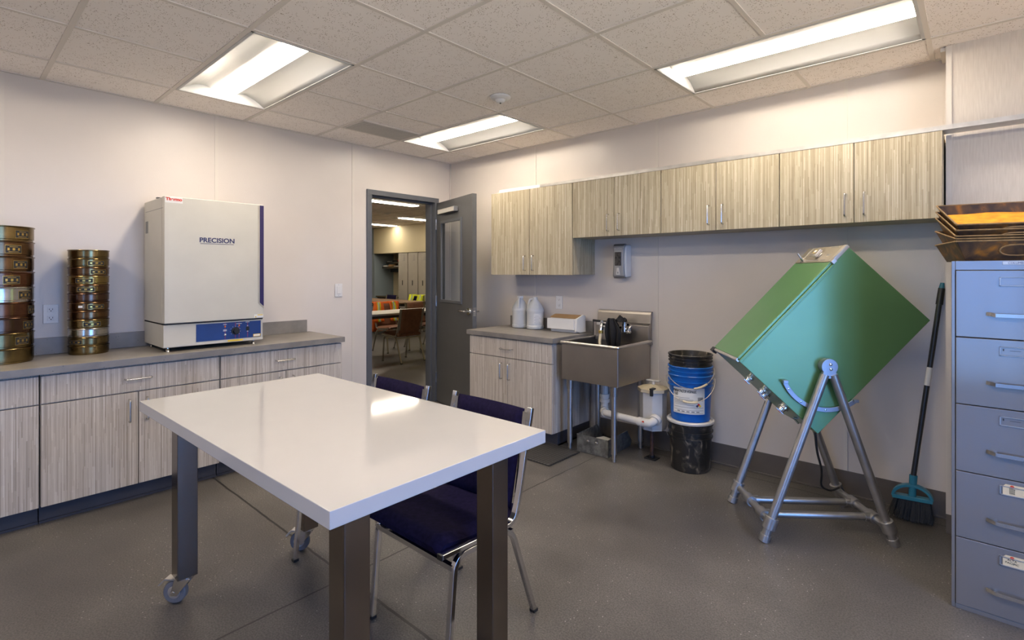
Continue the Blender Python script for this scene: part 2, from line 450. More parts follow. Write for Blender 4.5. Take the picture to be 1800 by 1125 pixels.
def put_text(mb, txt, size, origin_, right, up, ext=0.0004, squash=1.0, bold=0.0):
    vs, fs = text_mb(txt, size, ext, squash, bold)
    r, u2 = Vector(right).normalized(), Vector(up).normalized(); w = r.cross(u2); o = Vector(origin_)
    return mb.add([o + r * v.x + u2 * v.y + w * v.z for v in vs], fs)

def arc(c, r, a0, a1, n, ax1, ax2):
    c, ax1, ax2 = Vector(c), Vector(ax1), Vector(ax2)
    return [c + ax1 * (r * math.cos(R(a0 + (a1 - a0) * i / n))) + ax2 * (r * math.sin(R(a0 + (a1 - a0) * i / n))) for i in range(n + 1)]

def round_path(pts, rad, n=6):
    """polyline with rounded corners"""
    pts = [Vector(p) for p in pts]; out = [pts[0]]
    for i in range(1, len(pts) - 1):
        a, b2, c = pts[i - 1], pts[i], pts[i + 1]
        d0 = (a - b2); d1 = (c - b2); r = min(rad, d0.length * 0.49, d1.length * 0.49)
        p0 = b2 + d0.normalized() * r; p1 = b2 + d1.normalized() * r
        for k in range(n + 1):
            t = k / n; out.append(p0 * (1 - t) ** 2 + b2 * 2 * t * (1 - t) + p1 * t ** 2)
    out.append(pts[-1]); return out

# ------------------------------------------------------------------ the room shell
CZ = 2.534
XR, YF = 6.3, -6.2        # window walls behind the camera
mb = MB().box(-9.6, XR + .15, YF - .15, 5.2, -0.1, 0.0); struct('floor', mb, M['floor'])
# left wall with doorway (y -0.985..-0.2)
mb = MB().box(-.13, 0, YF, -1.0, 0, CZ + .3).box(-.13, 0, -.185, .13, 0, CZ + .3).box(-.13, 0, -1.0, -.185, 2.10, CZ + .3)
struct('wall_left', mb, M['wall'])
mb = MB().box(-.13, XR, 0, .13, 0, CZ + .3); struct('wall_right', mb, M['wall'])
mb = MB().box(4.137, XR, -.2, -.0005, 0, CZ + .02); struct('wall_pier', mb, M['pier'])
# window walls, behind and beside the camera
W1 = (-3.5, -1.8, .06, 2.25)    # y0,y1,z0,z1 in the wall at XR
mb = MB().box(XR, XR + .15, YF, W1[0], 0, CZ + .3).box(XR, XR + .15, W1[1], .13, 0, CZ + .3).box(XR, XR + .15, W1[0], W1[1], 0, W1[2]).box(XR, XR + .15, W1[0], W1[1], W1[3], CZ + .3)
struct('wall_window_side', mb, M['wall'])
W2 = (3.9, 4.75, .06, 2.25)       # x0,x1 in the wall at YF
mb = MB().box(-.13, W2[0], YF - .15, YF, 0, CZ + .3).box(W2[1], XR + .15, YF - .15, YF, 0, CZ + .3).box(W2[0], W2[1], YF - .15, YF, 0, W2[2]).box(W2[0], W2[1], YF - .15, YF, W2[3], CZ + .3)
struct('wall_behind', mb, M['wall'])
w = thing('window_1', None, None, (XR, W1[0], W1[2])); tag(w, kind='structure')
fb = MB()
for y in (W1[0], (W1[0] + W1[1]) / 2 - .025, W1[1] - .05): fb.box(XR + .03, XR + .11, y, y + .05, W1[2], W1[3])
for z in (W1[2], W1[3] - .05): fb.box(XR + .03, XR + .11, W1[0], W1[1], z, z + .05)
fb.build('window_frame', M['frame'], w, smooth=False)
MB().box(XR + .065, XR + .071, W1[0] + .05, W1[1] - .05, W1[2] + .05, W1[3] - .05).build('pane', M['glass'], w, smooth=False)
w = thing('window_2', None, None, (W2[0], YF, W2[2])); tag(w, kind='structure')
fb = MB()
for x in (W2[0], (W2[0] + W2[1]) / 2 - .025, W2[1] - .05): fb.box(x, x + .05, YF - .11, YF - .03, W2[2], W2[3])
for z in (W2[2], W2[3] - .05): fb.box(W2[0], W2[1], YF - .11, YF - .03, z, z + .05)
fb.build('window_frame', M['frame'], w, smooth=False)
MB().box(W2[0] + .05, W2[1] - .05, YF - .071, YF - .065, W2[2] + .05, W2[3] - .05).build('pane', M['glass'], w, smooth=False)

# suspended ceiling: tiles laid in the grid, troffer cells left open
GX = [0.0] + [0.415 + .6085 * k for k in range(10)]; GX = [x for x in GX if x < XR] + [XR]
GY = [0.0] + [-.375 - .5835 * k for k in range(10)]; GY = [y for y in GY if y > YF] + [YF]
lights = []                # (ix, iy): a light covers two cells in x, one in y
for ix, iy in ((1, 1), (1, 4), (5, 1), (5, 4), (1, 7), (5, 7), (9, 4), (9, 1)):
    if ix + 2 < len(GX) and iy + 1 < len(GY): lights.append((ix, iy))
cut = {(i + d, jj) for i, jj in lights for d in (0, 1)}
mb = MB()
for i in range(len(GX) - 1):
    for jj in range(len(GY) - 1):
        if (i, jj) in cut: continue
        mb.box(GX[i], GX[i + 1], GY[jj + 1], GY[jj], CZ + .004, CZ + .02)
ceil = struct('ceiling', mb, M['tile'])
mb = MB()
skip = {(i + 1, jj) for i, jj in lights}          # no cross tee through the middle of a light
for k, y in enumerate(GY):
    w_ = .012 if 0 < k < len(GY) - 1 else .02
    mb.box(0, XR, y - w_ if k < len(GY) - 1 else y, y + w_ if k else y, CZ - .001, CZ + .006)
for i, x in enumerate(GX):
    w_ = .011 if 0 < i < len(GX) - 1 else .02
    for jj in range(len(GY) - 1):
        if (i, jj) in skip: continue
        mb.box(x - w_ if i else x, x + w_ if i < len(GX) - 1 else x, GY[jj + 1], GY[jj], CZ - .0005, CZ + .005)
mb.build('ceiling_grid', M['tee'], ceil, smooth=False)
struct('ceiling_deck', MB().box(-.13, XR + .15, YF - .15, .13, CZ + .3, CZ + .4), M['white'])

# seam strips, corner bead, baseboards
tn = [0]
def trim(mb, m=None, **k):
    tn[0] += 1
    return struct('trim_%d' % tn[0], mb, m or M['trim'], **k)
for y in (-3.469, -2.32, -1.175): trim(MB().box(0, .0035, y - .011, y + .011, .10, CZ))
for x in (1.194, 2.411, 3.65): trim(MB().box(x - .011, x + .011, -.0035, 0, .145, CZ))
trim(MB().box(0, .012, -.012, 0, .145, CZ), bevel=.004)
trim(MB().box(4.128, 4.152, -.208, -.2, .10, CZ).box(4.128, 4.1365, -.2, -.0, .10, CZ))
trim(MB().box(4.105, 4.137, -.2, 0, CZ - .022, CZ - .002))
for nm, bx in (('baseboard_right', (1.86, 4.137, -.006, 0)), ('baseboard_corner', (0, .9, -.006, 0))):
    struct(nm, MB().box(*bx, 0, .145).box(bx[0], bx[1], -.016, 0, 0, .010), M['base'], bevel=.002)
struct('baseboard_pier', MB().box(4.128, XR, -.209, -.2, 0, .10).box(4.128, 4.1365, -.2, -.017, 0, .0999), M['base'])
struct('baseboard_left', MB().box(0, .006, -1.59, -1.035, 0, .145).box(0, .016, -1.59, -1.035, 0, .01), M['base'], bevel=.002)

# door frame and leaf
fb = MB()
for x0, x1 in ((-.145, .014),):
    fb.box(x0, x1, -1.035, -.983, 0, 2.092).box(x0, x1, -.222, -.168, 0, 2.092).box(x0, x1, -1.035, -.168, 2.0921, 2.14)
    fb.box(-.09, -.04, -.983, -.968, 0, 2.092).box(-.09, -.04, -.237, -.222, 0, 2.092).box(-.09, -.04, -.983, -.222, 2.077, 2.092)
trim(fb, M['frame'], bevel=.002)
DA = R(-16.6)
d = thing('door_1', None, None, (.021, -.205, .012), DA, local=True); tag(d, kind='structure')
DW, DH, DT = .826, 2.073, .042           # leaf in local x (width), y 0..DT towards wall_right, z
gx0, gx1, gz0, gz1 = .115, .595, 1.055, 1.865
lb = MB().box(0, gx0, 0, DT, 0, DH).box(gx1, DW, 0, DT, 0, DH).box(gx0, gx1, 0, DT, 0, gz0).box(gx0, gx1, 0, DT, gz1, DH)
lb.build('door_leaf', M['door'], d, smooth=False)
sb = MB()
for (a0, a1, c0, c1) in ((gx0 - .012, gx0 + .016, gz0 - .012, gz1 + .012), (gx1 - .016, gx1 + .012, gz0 - .012, gz1 + .012), (gx0, gx1, gz0 - .012, gz0 + .016), (gx0, gx1, gz1 - .016, gz1 + .012)):
    sb.box(a0, a1, -.010, .012, c0, c1)
sb.build('window_stop', M['frame'], d, smooth=False, bevel=.003)
MB().box(gx0 + .001, gx1 - .001, .014, .020, gz0 + .001, gz1 - .001).build('pane', M['glass'], d, smooth=False)
hb = MB()
for sgn, y0 in ((-1, 0), (1, DT)):
    hb.cyl((.765, y0, .985), (.765, y0 + sgn * .014, .985), .034, .032, 24)
    hb.cyl((.765, y0, .985), (.765, y0 + sgn * .055, .985), .011, n=12)
    hb.tube(round_path([(.765, y0 + sgn * .03, .985), (.765, y0 + sgn * .055, .985), (.645, y0 + sgn * .058, .985)], .012), .010, 12)
hb.build('lever_handle', M['chrome'], d)
MB().box(DW - .0005, DW + .0015, .008, DT - .008, .945, 1.025).cyl((DW, DT / 2, .985), (DW + .01, DT / 2, .985), .008, n=12).build('latch_plate', M['satin'], d)
cb = MB().box(.135, .525, -.052, -.001, DH - .135, DH - .085)
cl = cb.build('door_closer', M['steel'], d, bevel=.006)
MB().sq([(.30, -.045, DH - .082), (.30, -.045, DH - .058), (-.05, -.18, DH - .055), (-.10, -.36, DH - .02)], .018, .006, up=(0, 0, 1)).build('closer_arm', M['satin'], d, smooth=False)
hg = MB()
for z in (.25, 1.05, 1.85): hg.cyl((-.006, -.004, z - .055), (-.006, -.004, z + .055), .008, n=10)
hg.build('hinge', M['satin'], d)

# ------------------------------------------------------------------ ceiling fittings
def troffer(x0, x1, y0, y1, label, group, lensmat, along='x', name='ceiling_light'):
    """recessed light: curved white reflectors either side of a centre lens"""
    t = thing(name, label, 'light', ((x0 + x1) / 2, (y0 + y1) / 2, CZ), 0, group)
    cx, cy = (x0 + x1) / 2, (y0 + y1) / 2
    lx, ly = (x1 - x0) / 2, (y1 - y0) / 2
    def P(a, b2, z):            # a along the lamp, b across
        return (cx + a, cy + b2, CZ + z) if along == 'x' else (cx + b2, cy + a, CZ + z)
    la, lb_ = (lx, ly) if along == 'x' else (ly, lx)
    fr = MB()
    for s in (-1, 1):
        vs = [P(-la, s * lb_, -.003), P(la, s * lb_, -.003), P(la, s * (lb_ - .014), -.003), P(-la, s * (lb_ - .014), -.003)]
        vs += [(p[0], p[1], p[2] + .008) for p in vs]
        fr.add(vs, [(0, 1, 2, 3), (4, 5, 6, 7), (0, 1, 5, 4), (1, 2, 6, 5), (2, 3, 7, 6), (3, 0, 4, 7)])
        vs = [P(s * la, -lb_, -.003), P(s * la, lb_, -.003), P(s * (la - .012), lb_, -.003), P(s * (la - .012), -lb_, -.003)]
        vs += [(p[0], p[1], p[2] + .008) for p in vs]
        fr.add(vs, [(0, 1, 2, 3), (4, 5, 6, 7), (0, 1, 5, 4), (1, 2, 6, 5), (2, 3, 7, 6), (3, 0, 4, 7)])
    fr.build('frame', M['reflector'], t, smooth=False)
    la -= .012; lb_ -= .014
    lw = .068
    prof = [(lb_, .0), (lb_ * .9, .022), (lb_ * .75, .046), (lb_ * .6, .062), (lb_ * .48, .068), (lw + .02, .062), (lw, .050)]
    for s in (-1, 1):
        rb = MB()
        pts = [(s * b2, z) for b2, z in prof]
        rb.grid(lambda u, v, pts=pts: P(-la + 2 * la * v, pts[int(round(u * 6))][0], pts[int(round(u * 6))][1]), 6, 1)
        rb.build('reflector', M['reflector'], t, solid=.002)
    for e in (-1, 1):
        q = [(-b2, z) for b2, z in prof] + [(b2, z) for b2, z in reversed(prof)]
        q = [(-lb_, -.0)] + q[1:-1] + [(lb_, -.0)]
        k = len(q)
        vs = [P(e * la, b2, z) for b2, z in q] + [P(e * (la - .003), b2, z) for b2, z in q]
        eb = MB().add(vs, [tuple(range(k)), tuple(range(2 * k - 1, k - 1, -1))] + [(i, (i + 1) % k, k + (i + 1) % k, k + i) for i in range(k)])
        eb.build('end_plate', M['reflector'], t, smooth=False)
    lb2 = MB()
    lp = [(-lw, .045), (-lw * .6, .034), (0, .030), (lw * .6, .034), (lw, .045), (lw, .055), (-lw, .055)]
    vs = [P(-la + .004, b2, z) for b2, z in lp] + [P(la - .004, b2, z) for b2, z in lp]
    k = len(lp)
    lb2.add(vs, [(i, (i + 1) % k, k + (i + 1) % k, k + i) for i in range(k)] + [tuple(range(k)), tuple(range(2 * k - 1, k - 1, -1))])
    lb2.build('lens', lensmat, t, ang=60)
    MB().box(x0 + .004, x1 - .004, y0 + .004, y1 - .004, CZ + .075, CZ + .12).build('housing', M['reflector'], t, smooth=False)
    return t
LL = {(1, 1): 'recessed ceiling light nearest the corner above the grey door', (1, 4): 'recessed ceiling light above the white oven',
      (5, 1): 'recessed ceiling light above the wall cabinets by the pier', (5, 4): 'recessed ceiling light above the white table, out of frame',
      (1, 7): 'recessed ceiling light behind the sieve stacks, out of frame', (5, 7): 'recessed ceiling light behind the camera', (9, 4): 'recessed ceiling light by the side window', (9, 1): 'recessed ceiling light past the pier'}
for ix, iy in lights:
    troffer(GX[ix] + .011, GX[ix + 2] - .011, GY[iy + 1] + .012, GY[iy] - .012, LL[(ix, iy)], 'recessed ceiling lights in the lab', M['lens'])
v = thing('air_vent', 'grey perforated air vent panel in the ceiling beside the corner light', 'vent', (.58, -1.24, CZ))
MB().box(.435, .735, -1.525, -.975, CZ - .006, CZ + .003).build('frame', M['tee'], v, smooth=False)
vb = MB()
for k in range(26): vb.box(.452, .718, -1.51 + .0205 * k, -1.497 + .0205 * k, CZ - .009, CZ - .006)
vb.box(.448, .722, -1.512, -.988, CZ - .0075, CZ - .006)
vb.build('grille', M['vent'], v, smooth=False)
s = thing('smoke_detector', 'small white ceiling sensor between the ceiling lights', 'sensor', (1.877, -1.2, CZ))
MB().lathe([(.068, 0), (.068, -.008), (.060, -.016), (.034, -.022), (.028, -.034), (.018, -.041), (.002, -.043)], (1.877, -1.2, CZ)).build('housing', M['white'], s)
MB().sphere((1.877, -1.2, CZ - .042), .007, 10).build('lens', M['black'], s)

# ------------------------------------------------------------------ cabinets
def pull(parent, c, length, vertical, out, m='satin'):
    """bow handle; out = unit vector away from the door"""
    c, out = Vector(c), Vector(out)
    ax = Vector((0, 0, 1)) if vertical else Vector((0, 0, 1)).cross(out)
    h = length / 2
    pts = round_path([c - ax * h, c - ax * h + out * .030, c + ax * h + out * .030, c + ax * h], .012)
    b = MB().tube(pts, .0048, 8)
    return b.build('handle', M[m], parent)

def base_cab(label, a0, a1, depth, zt, zd, side, mat_, hd, hv, dsplit, group):
    """base cabinet. side 'x': front faces +x against wall_left; 'y': front faces -y against wall_right"""
    if side == 'x':
        B = lambda mb, u0, u1, d0, d1, z0, z1: mb.box(d0, d1, u0, u1, z0, z1)
        P = lambda u, d, z: (d, u, z); out = (1, 0, 0)
    else:
        B = lambda mb, u0, u1, d0, d1, z0, z1: mb.box(u0, u1, -d1, -d0, z0, z1)
        P = lambda u, d, z: (u, -d, z); out = (0, -1, 0)
    t = thing('base_cabinet', label, 'cabinet', P((a0 + a1) / 2, depth / 2, 0), 0, group)
    B(MB(), a0, a1, .018, depth - .021, .105, zt - .002).build('body', M[mat_], t, smooth=False)
    k = B(MB(), a0, a1, .03, depth - .07, 0, .104)
    B(k, a0, a1, .03, depth - .058, 0, .012)
    k.build('toe_kick', M['kick'], t, smooth=False)
    g = .0022
    dr = B(MB(), a0 + g, a1 - g, depth - .020, depth, zd + .004, zt - .012).build('drawer', M[mat_], t, smooth=False, bevel=.0012)
    pull(dr, P(hd[0], depth, hd[1]), .13, False, out)
    for (u0, u1, hu) in ((a0, dsplit, hv[0]), (dsplit, a1, hv[1])):
        dd = B(MB(), u0 + g, u1 - g, depth - .020, depth, .105, zd - .003).build('door', M[mat_], t, smooth=False, bevel=.0012)
        pull(dd, P(hu, depth, hv[2]), .13, True, out)
    return t
G = 'striped base cabinets along the oven wall'
base_cab('striped base cabinet at the cut off picture edge, under the wide sieve stack', -4.215, -3.358, .545, .815, .652, 'x', 'lamb', (-3.78, .731), (-3.83, -3.745, .545), -3.787, G)
base_cab('striped base cabinet under the oven, behind the white table corner', -3.353, -2.479, .545, .815, .652, 'x', 'lamb', (-2.922, .731), (-2.966, -2.878, .545), -2.921, G)
base_cab('striped base cabinet at the door end of the long worktop', -2.473, -1.598, .545, .815, .652, 'x', 'lamb', (-2.047, .731), (-2.085, -1.99, .545), -2.038, G)
base_cab('striped base cabinet beside the steel sink, under the two jugs', .889, 1.810, .548, .812, .645, 'y', 'lamb', (1.338, .722), (1.28, 1.37, .533), 1.345, None)
w = thing('worktop', 'long grey speckled worktop carrying the oven and the sieves', 'worktop', (.29, -2.9, .815))
MB().box(.0, .575, -4.3, -1.588, .815, .855).build('slab', M['top'], w, smooth=False, bevel=.002)
MB().box(.001, .020, -4.3, -1.62, .8555, .957).build('backsplash', M['top'], w, smooth=False, bevel=.0015)
w = thing('worktop', 'short grey worktop beside the sink with two jugs and a carton', 'worktop', (1.35, -.29, .812))
MB().box(.872, 1.838, -.573, .0, .812, .851).build('slab', M['top'], w, smooth=False, bevel=.002)
MB().box(.898, 1.838, -.020, -.001, .8515, .944).build('backsplash', M['top'], w, smooth=False, bevel=.0015)

def wall_cab(label, x0, x1, z0, hx, hz, xs):
    t = thing('wall_cabinet', label, 'cabinet', ((x0 + x1) / 2, -.16, z0), 0, 'striped wall cabinets above the sink wall')
    zt = 2.074
    MB().box(x0, x1, -.309, -.001, z0, zt).build('body', M['lam'], t, smooth=False)
    for a, b2, h in ((x0, xs, hx[0]), (xs, x1, hx[1])):
        dd = MB().box(a + .0018, b2 - .0018, -.330, -.3105, z0 - .002, zt).build('door', M['lam'], t, smooth=False, bevel=.0012)
        pull(dd, (h, -.330, hz), .125, True, (0, -1, 0))
wall_cab('tall striped wall cabinet nearest the grey door', .942, 1.846, 1.340, (1.354, 1.446), 1.438, 1.40)
wall_cab('short striped wall cabinet above the soap dispenser', 1.848, 2.601, 1.635, (2.18, 2.273), 1.733, 2.23)
wall_cab('short striped wall cabinet above the stacked buckets', 2.603, 3.363, 1.635, (2.94, 3.031), 1.733, 2.985)
wall_cab('short striped wall cabinet above the green machine, against the pier', 3.365, 4.120, 1.635, (3.702, 3.791), 1.733, 3.743)
r_ = MB().box(1.515, 5.6, -.332, -.3295, 2.0745, 2.098).box(1.515, 5.6, -.3295, -.215, 2.0745, 2.077)
tag(solo(r_.build('metal_rail', M['raw_alu'], smooth=False), (3.5, -.27, 2.0745)), 'long bare aluminium angle rail lying along the tops of the wall cabinets', 'rail')
r_ = MB().box(1.033, 1.512, -.318, -.29, 2.0745, 2.102)
tag(solo(r_.build('white_strip', M['white'], smooth=False, bevel=.003), (1.27, -.3, 2.0745)), 'short bright white strip on top of the tall wall cabinet', 'strip')

# ------------------------------------------------------------------ laboratory oven
ZW = .8555
o = thing('laboratory_oven', 'large cream laboratory oven with blue control panel on the long worktop', 'oven', (.25, -2.475, ZW))
y0, y1 = -2.776, -2.172
b_ = MB().box(.03, .470, y0, y1, .882, 1.026).box(.03, .436, y0, y1, 1.026, 1.832)
b_.build('body', M['ovenside'], o, smooth=False, bevel=.003)
MB().box(.06, .46, y0 - .0006, y1 + .0006, 1.762, 1.765).box(.06, .12, y0 - .0008, y0, 1.62, 1.70).build('side_seam', M['greyink'], o, smooth=False)
dr = MB().box(.440, .490, y0, y1, 1.036, 1.835).build('door', M['oven'], o, smooth=False, bevel=.004)
MB().prism([(-2.2005, 1.830), (-2.2005, 1.146), (-2.1735, 1.119), (-2.1735, 1.830)], 'x', .488, .4935).build('handle_strip', M['purple'], dr, smooth=False, bevel=.0015)
MB().prism([(-2.2115, 1.828), (-2.2115, 1.142), (-2.1735, 1.105), (-2.1735, 1.117), (-2.2015, 1.145), (-2.2015, 1.828)], 'x', .489, .4925).build('handle_recess', M['alu'], dr, smooth=False)
tb = MB(); put_text(tb, 'PRECISION', .043, (.4905, -2.4735, 1.568), (0, 1, 0), (0, 0, 1), squash=1.03, bold=.0011); tb.build('lettering', M['inkblue'], dr, smooth=False)
MB().box(.4901, .4907, -2.576, -2.371, 1.5445, 1.5475).build('underline', M['inkblue'], dr, smooth=False)
MB().box(.4901, .4905, -2.772, -2.676, 1.795, 1.8315).build('maker_label', M['paper'], dr, smooth=False)
tb = MB(); put_text(tb, 'Thermo', .0255, (.4908, -2.724, 1.8175), (0, 1, 0), (0, 0, 1), squash=1.05, bold=.0014); tb.build('lettering', M['red'], dr, smooth=False)
lb_ = MB().box(.4901, .4905, -2.238, -2.177, 1.040, 1.064); lb_.build('warning_label', M['paper'], dr, smooth=False)
MB().box(.4905, .4909, -2.216, -2.180, 1.056, 1.062).prism([(-2.234, 1.043), (-2.222, 1.043), (-2.228, 1.054)], 'x', .4905, .4909).build('warning_mark', M['yellow'], dr, smooth=False)
MB().box(.03, .470, y0 + .0, y1, 1.0265, 1.0355).build('door_gap', M['ink'], o, smooth=False)
pn = MB().box(.470, .4745, -2.594, -2.187, .905, 1.018).build('control_panel', M['blue'], o, smooth=False)
MB().box(.470, .4735, y0, -2.600, .886, 1.024).box(.470, .4735, -2.600, y1, .884, .900).build('fascia', M['oven'], o, smooth=False, bevel=.001)
# knob, switch, lamps on the panel
def Yp(px): return -2.594 + (px - 255) / (1460 - 255) * .407
kb = MB().cyl((.4745, Yp(960), .958), (.481, Yp(960), .958), .026, n=24).cyl((.481, Yp(960), .958), (.497, Yp(960), .958), .019, .016, n=24)
kb.build('knob', M['black'], pn)
MB().box(.4745, .479, Yp(1165), Yp(1225), .955, .981).build('rocker_switch', M['black'], pn, smooth=False, bevel=.001)
for px, z in ((767, .995), (1030, .996)): MB().sphere((.4755, Yp(px), z - .003), .0055, 10).build('pilot_lamp', M['amber'], pn)
MB().cyl((.4745, Yp(765), .938), (.479, Yp(765), .938), .008, n=14).sphere((.480, Yp(765), .938), .005, 10).build('button', M['chrome'], pn)
lb_ = MB()
for px in (768, 960, 1030, 1195): lb_.box(.4745, .4748, Yp(px) - .0008, Yp(px) + .0008, .908, 1.016)
lb_.build('red_lines', M['red'], pn, smooth=False)
lb_ = MB()
for px, z, w_ in ((765, 1.006, .022), (1030, 1.006, .036), (1195, 1.013, .026), (765, .970, .022), (765, .963, .024), (1195, .987, .008), (1195, .949, .010)):
    lb_.box(.4748, .4751, Yp(px) - w_ / 2, Yp(px) + w_ / 2, z - .0016, z + .0016)
for k in range(9):
    a = R(-40 + 32 * k); lb_.box(.4748, .4751, Yp(960) + .032 * math.cos(a) - .0014, Yp(960) + .032 * math.cos(a) + .0014, .958 + .032 * math.sin(a) - .0014, .958 + .032 * math.sin(a) + .0014)
lb_.build('lettering', M['paper'], pn, smooth=False)
MB().box(.4747, .4750, -2.239, -2.190, .908, .926).build('small_sticker', M['yellow'], pn, smooth=False)
MB().box(.4751, .4753, -2.235, -2.194, .911, .923).build('sticker_face', M['paper'], pn, smooth=False)
MB().box(.4736, .4740, -2.404, -2.307, .888, .899).build('yellow_sticker', M['yellow'], o, smooth=False)
for x, y in ((.44, -2.745), (.44, -2.225), (.07, -2.745), (.07, -2.225)):
    MB().cyl((x, y, ZW), (x, y, ZW + .009), .014, .012, 16).cyl((x, y, ZW + .009), (x, y, .884), .006, n=10).sphere((x, y, ZW + .012), .012, 12, (1, 1, .6)).build('foot', M['chrome'], o)
MB().tube(round_path([(.28, y1 - .002, 1.02), (.28, y1 + .04, 1.018), (.30, y1 + .055, .965), (.31, y1 + .04, .905), (.31, y1 - .002, .895)], .03), .0055, 8).build('power_cord', M['black'], o)
MB().box(.30, .33, y0 + .001, y0 + .02, 1.835, 1.842).build('hinge', M['black'], o, smooth=False)

# ------------------------------------------------------------------ sieves
def sieve(c, z, r, h, mk, plate=None, pk='dark', sticker=None, label='', group=''):
    t = MB()
    zb = h - .0085
    t.lathe([(r * .965, 0), (r * .975, .002), (r * .975, .010), (r, .0125), (r, zb), (r * 1.028, zb + .003), (r * 1.030, h - .003), (r * 1.018, h - .0006), (r * .985, h - .0006), (r * .982, .016), (r * .955, .014)], (c[0], c[1], z), 48, closed=True)
    o = solo(t.build('test_sieve', BR[mk], None, ang=30), (c[0], c[1], z))
    ORG[o.name] = Vector((c[0], c[1], z))
    tag(o, label, 'sieve', group)
    MB().lathe([(r * .985, 0.0165), (r * .985, .0172)], (c[0], c[1], z), 48).build('mesh_disc', M['steel'], o)
    if plate is not None:
        w_ = R(0) ; half = 25.0 if r < .12 else 13.8
        hh = h * .27
        zc = h * .47
        p = MB().arcpatch((c[0], c[1], z), r + .0003, plate - half, plate + half, zc - hh, zc + hh, 12, .0008)
        p.build('label_plate', M['brass_plate'], o)
        p = MB().arcpatch((c[0], c[1], z), r + .0012, plate - half * .965, plate + half * .965, zc - hh * .90, zc + hh * .90, 12, .0003)
        face = p.build('label_face', M['ink'], o)
        q = MB()
        for dx, w2, h2 in ((-.62, .12, .30), (0, .15, .30), (.62, .12, .30)):
            a = plate + half * dx
            q.arcpatch((c[0], c[1], z), r + .0016, a - half * w2, a + half * w2, zc - hh * h2, zc + hh * h2, 4, .0003)
        q.arcpatch((c[0], c[1], z), r + .0016, plate - half * .5, plate + half * .5, zc + hh * .52, zc + hh * .62, 6, .0003)
        q.arcpatch((c[0], c[1], z), r + .0016, plate - half * .62, plate + half * .62, zc - hh * .68, zc - hh * .58, 6, .0003)
        q.build('gold_marks', M['brass_plate'], o)
    if sticker is not None:
        MB().arcpatch((c[0], c[1], z), r + .0004, sticker - 6, sticker + 6, h * .38, h * .62, 4, .0004).build('white_sticker', M['paper'], o)
    return o
ordn = ['topmost', 'second from the top', 'third from the top', 'fourth from the top', 'fifth from the top', 'sixth from the top', 'seventh from the top', 'eighth from the top', 'ninth from the top', 'tenth from the top', 'eleventh from the top', 'bottommost']
big = [('o', 41, -12), ('b', 25, None), ('b', 38, None), ('r', 22, None), ('s', 47, None), ('r', 68, None), ('d', 56, None), ('o', 41, None), ('o', None, None)]
H9 = .0842
desc = {'o': 'olive brass', 'b': 'brown brass', 'r': 'reddish brass', 's': 'bright silvery', 'd': 'dark brass', 'g': 'golden brass'}
for k, (mk, pl, st) in enumerate(big):
    z = ZW + H9 * (8 - k) + .0
    pos_ = 'bottommost' if k == 8 else ordn[k]
    sieve((.185, -3.497), z, .152, H9 - .0003, mk, None if pl is None else pl - 3, sticker=None if st is None else st, label='wide %s sieve, %s in the large stack at the picture edge' % (desc[mk], pos_), group='wide brass sieves in the large stack')
small = [('o', None), ('o', 13), ('b', 20), ('g', -22), ('b', -17), ('d', None), ('b', 13), ('b', None), ('o', 1), ('s', None), ('o', -52), ('o', None)]
H12 = .0534
for k, (mk, pl) in enumerate(small):
    z = ZW + H12 * (11 - k)
    sieve((.128, -3.088), z, .1005, H12 - .0003, mk, pl, sticker=-32 if k == 6 else None, label='narrow %s sieve, %s in the slim stack beside the oven' % (desc[mk], ordn[k]), group='narrow brass sieves in the slim stack')

# ------------------------------------------------------------------ wall plates and dispenser
def outlet(name, label, cx, cz, wall):
    def B(mb, a0, a1, d0, d1, z0, z1):
        return mb.box(d0, d1, a0, a1, z0, z1) if wall == 'x' else mb.box(a0, a1, -d1, -d0, z0, z1)
    t = thing(name, label, 'outlet' if name == 'wall_outlet' else 'switch', (0, cx, cz) if wall == 'x' else (cx, 0, cz))
    B(MB(), cx - .036, cx + .036, .0036, .0085, cz - .058, cz + .058).build('cover_plate', M['white'], t, smooth=False, bevel=.002)
    if name == 'wall_outlet':
        for dz in (-.026, .026):
            s_ = B(MB(), cx - .017, cx + .017, .0085, .0105, cz + dz - .0145, cz + dz + .0145).build('socket', M['white'], t, smooth=False, bevel=.0015)
            q = MB()
            B(q, cx - .009, cx - .0065, .0105, .0108, cz + dz - .002, cz + dz + .007); B(q, cx + .0065, cx + .009, .0105, .0108, cz + dz - .002, cz + dz + .007); B(q, cx - .003, cx + .003, .0105, .0108, cz + dz - .010, cz + dz - .005)
            q.build('slots', M['ink'], s_, smooth=False)
    else:
        B(MB(), cx - .0165, cx + .0165, .0085, .0125, cz - .033, cz + .033).build('rocker', M['white'], t, smooth=False, bevel=.0015)
        q = MB(); B(q, cx - .002, cx + .002, .0085, .009, cz + .046, cz + .05); B(q, cx - .002, cx + .002, .0085, .009, cz - .05, cz - .046); q.build('screw', M['greyink'], t, smooth=False)
outlet('wall_outlet', 'white wall outlet above the worktop between the two sieve stacks', -3.2525, 1.102, 'x')
outlet('light_switch', 'white light switch on the wall before the door frame', -1.3215, 1.20, 'x')
outlet('wall_outlet', 'white wall outlet above the carton near the sink', 1.474, 1.091, 'y')
t = thing('soap_dispenser', 'grey and white soap dispenser on the wall under the short cabinets', 'soap dispenser', (2.13, 0, 1.45))
MB().prism([(-.002, 1.325), (-.085, 1.318), (-.088, 1.335), (-.090, 1.56), (-.075, 1.575), (-.002, 1.575)], 'x', 2.072, 2.192).build('case', M['white'], t, smooth=False, bevel=.008)
def fp(z): return (z - 1.318) / .262
n_ = 14
vs = []
fb = MB()
def wv_(z): f = fp(z); return .053 - .010 * math.sin(PI * f)
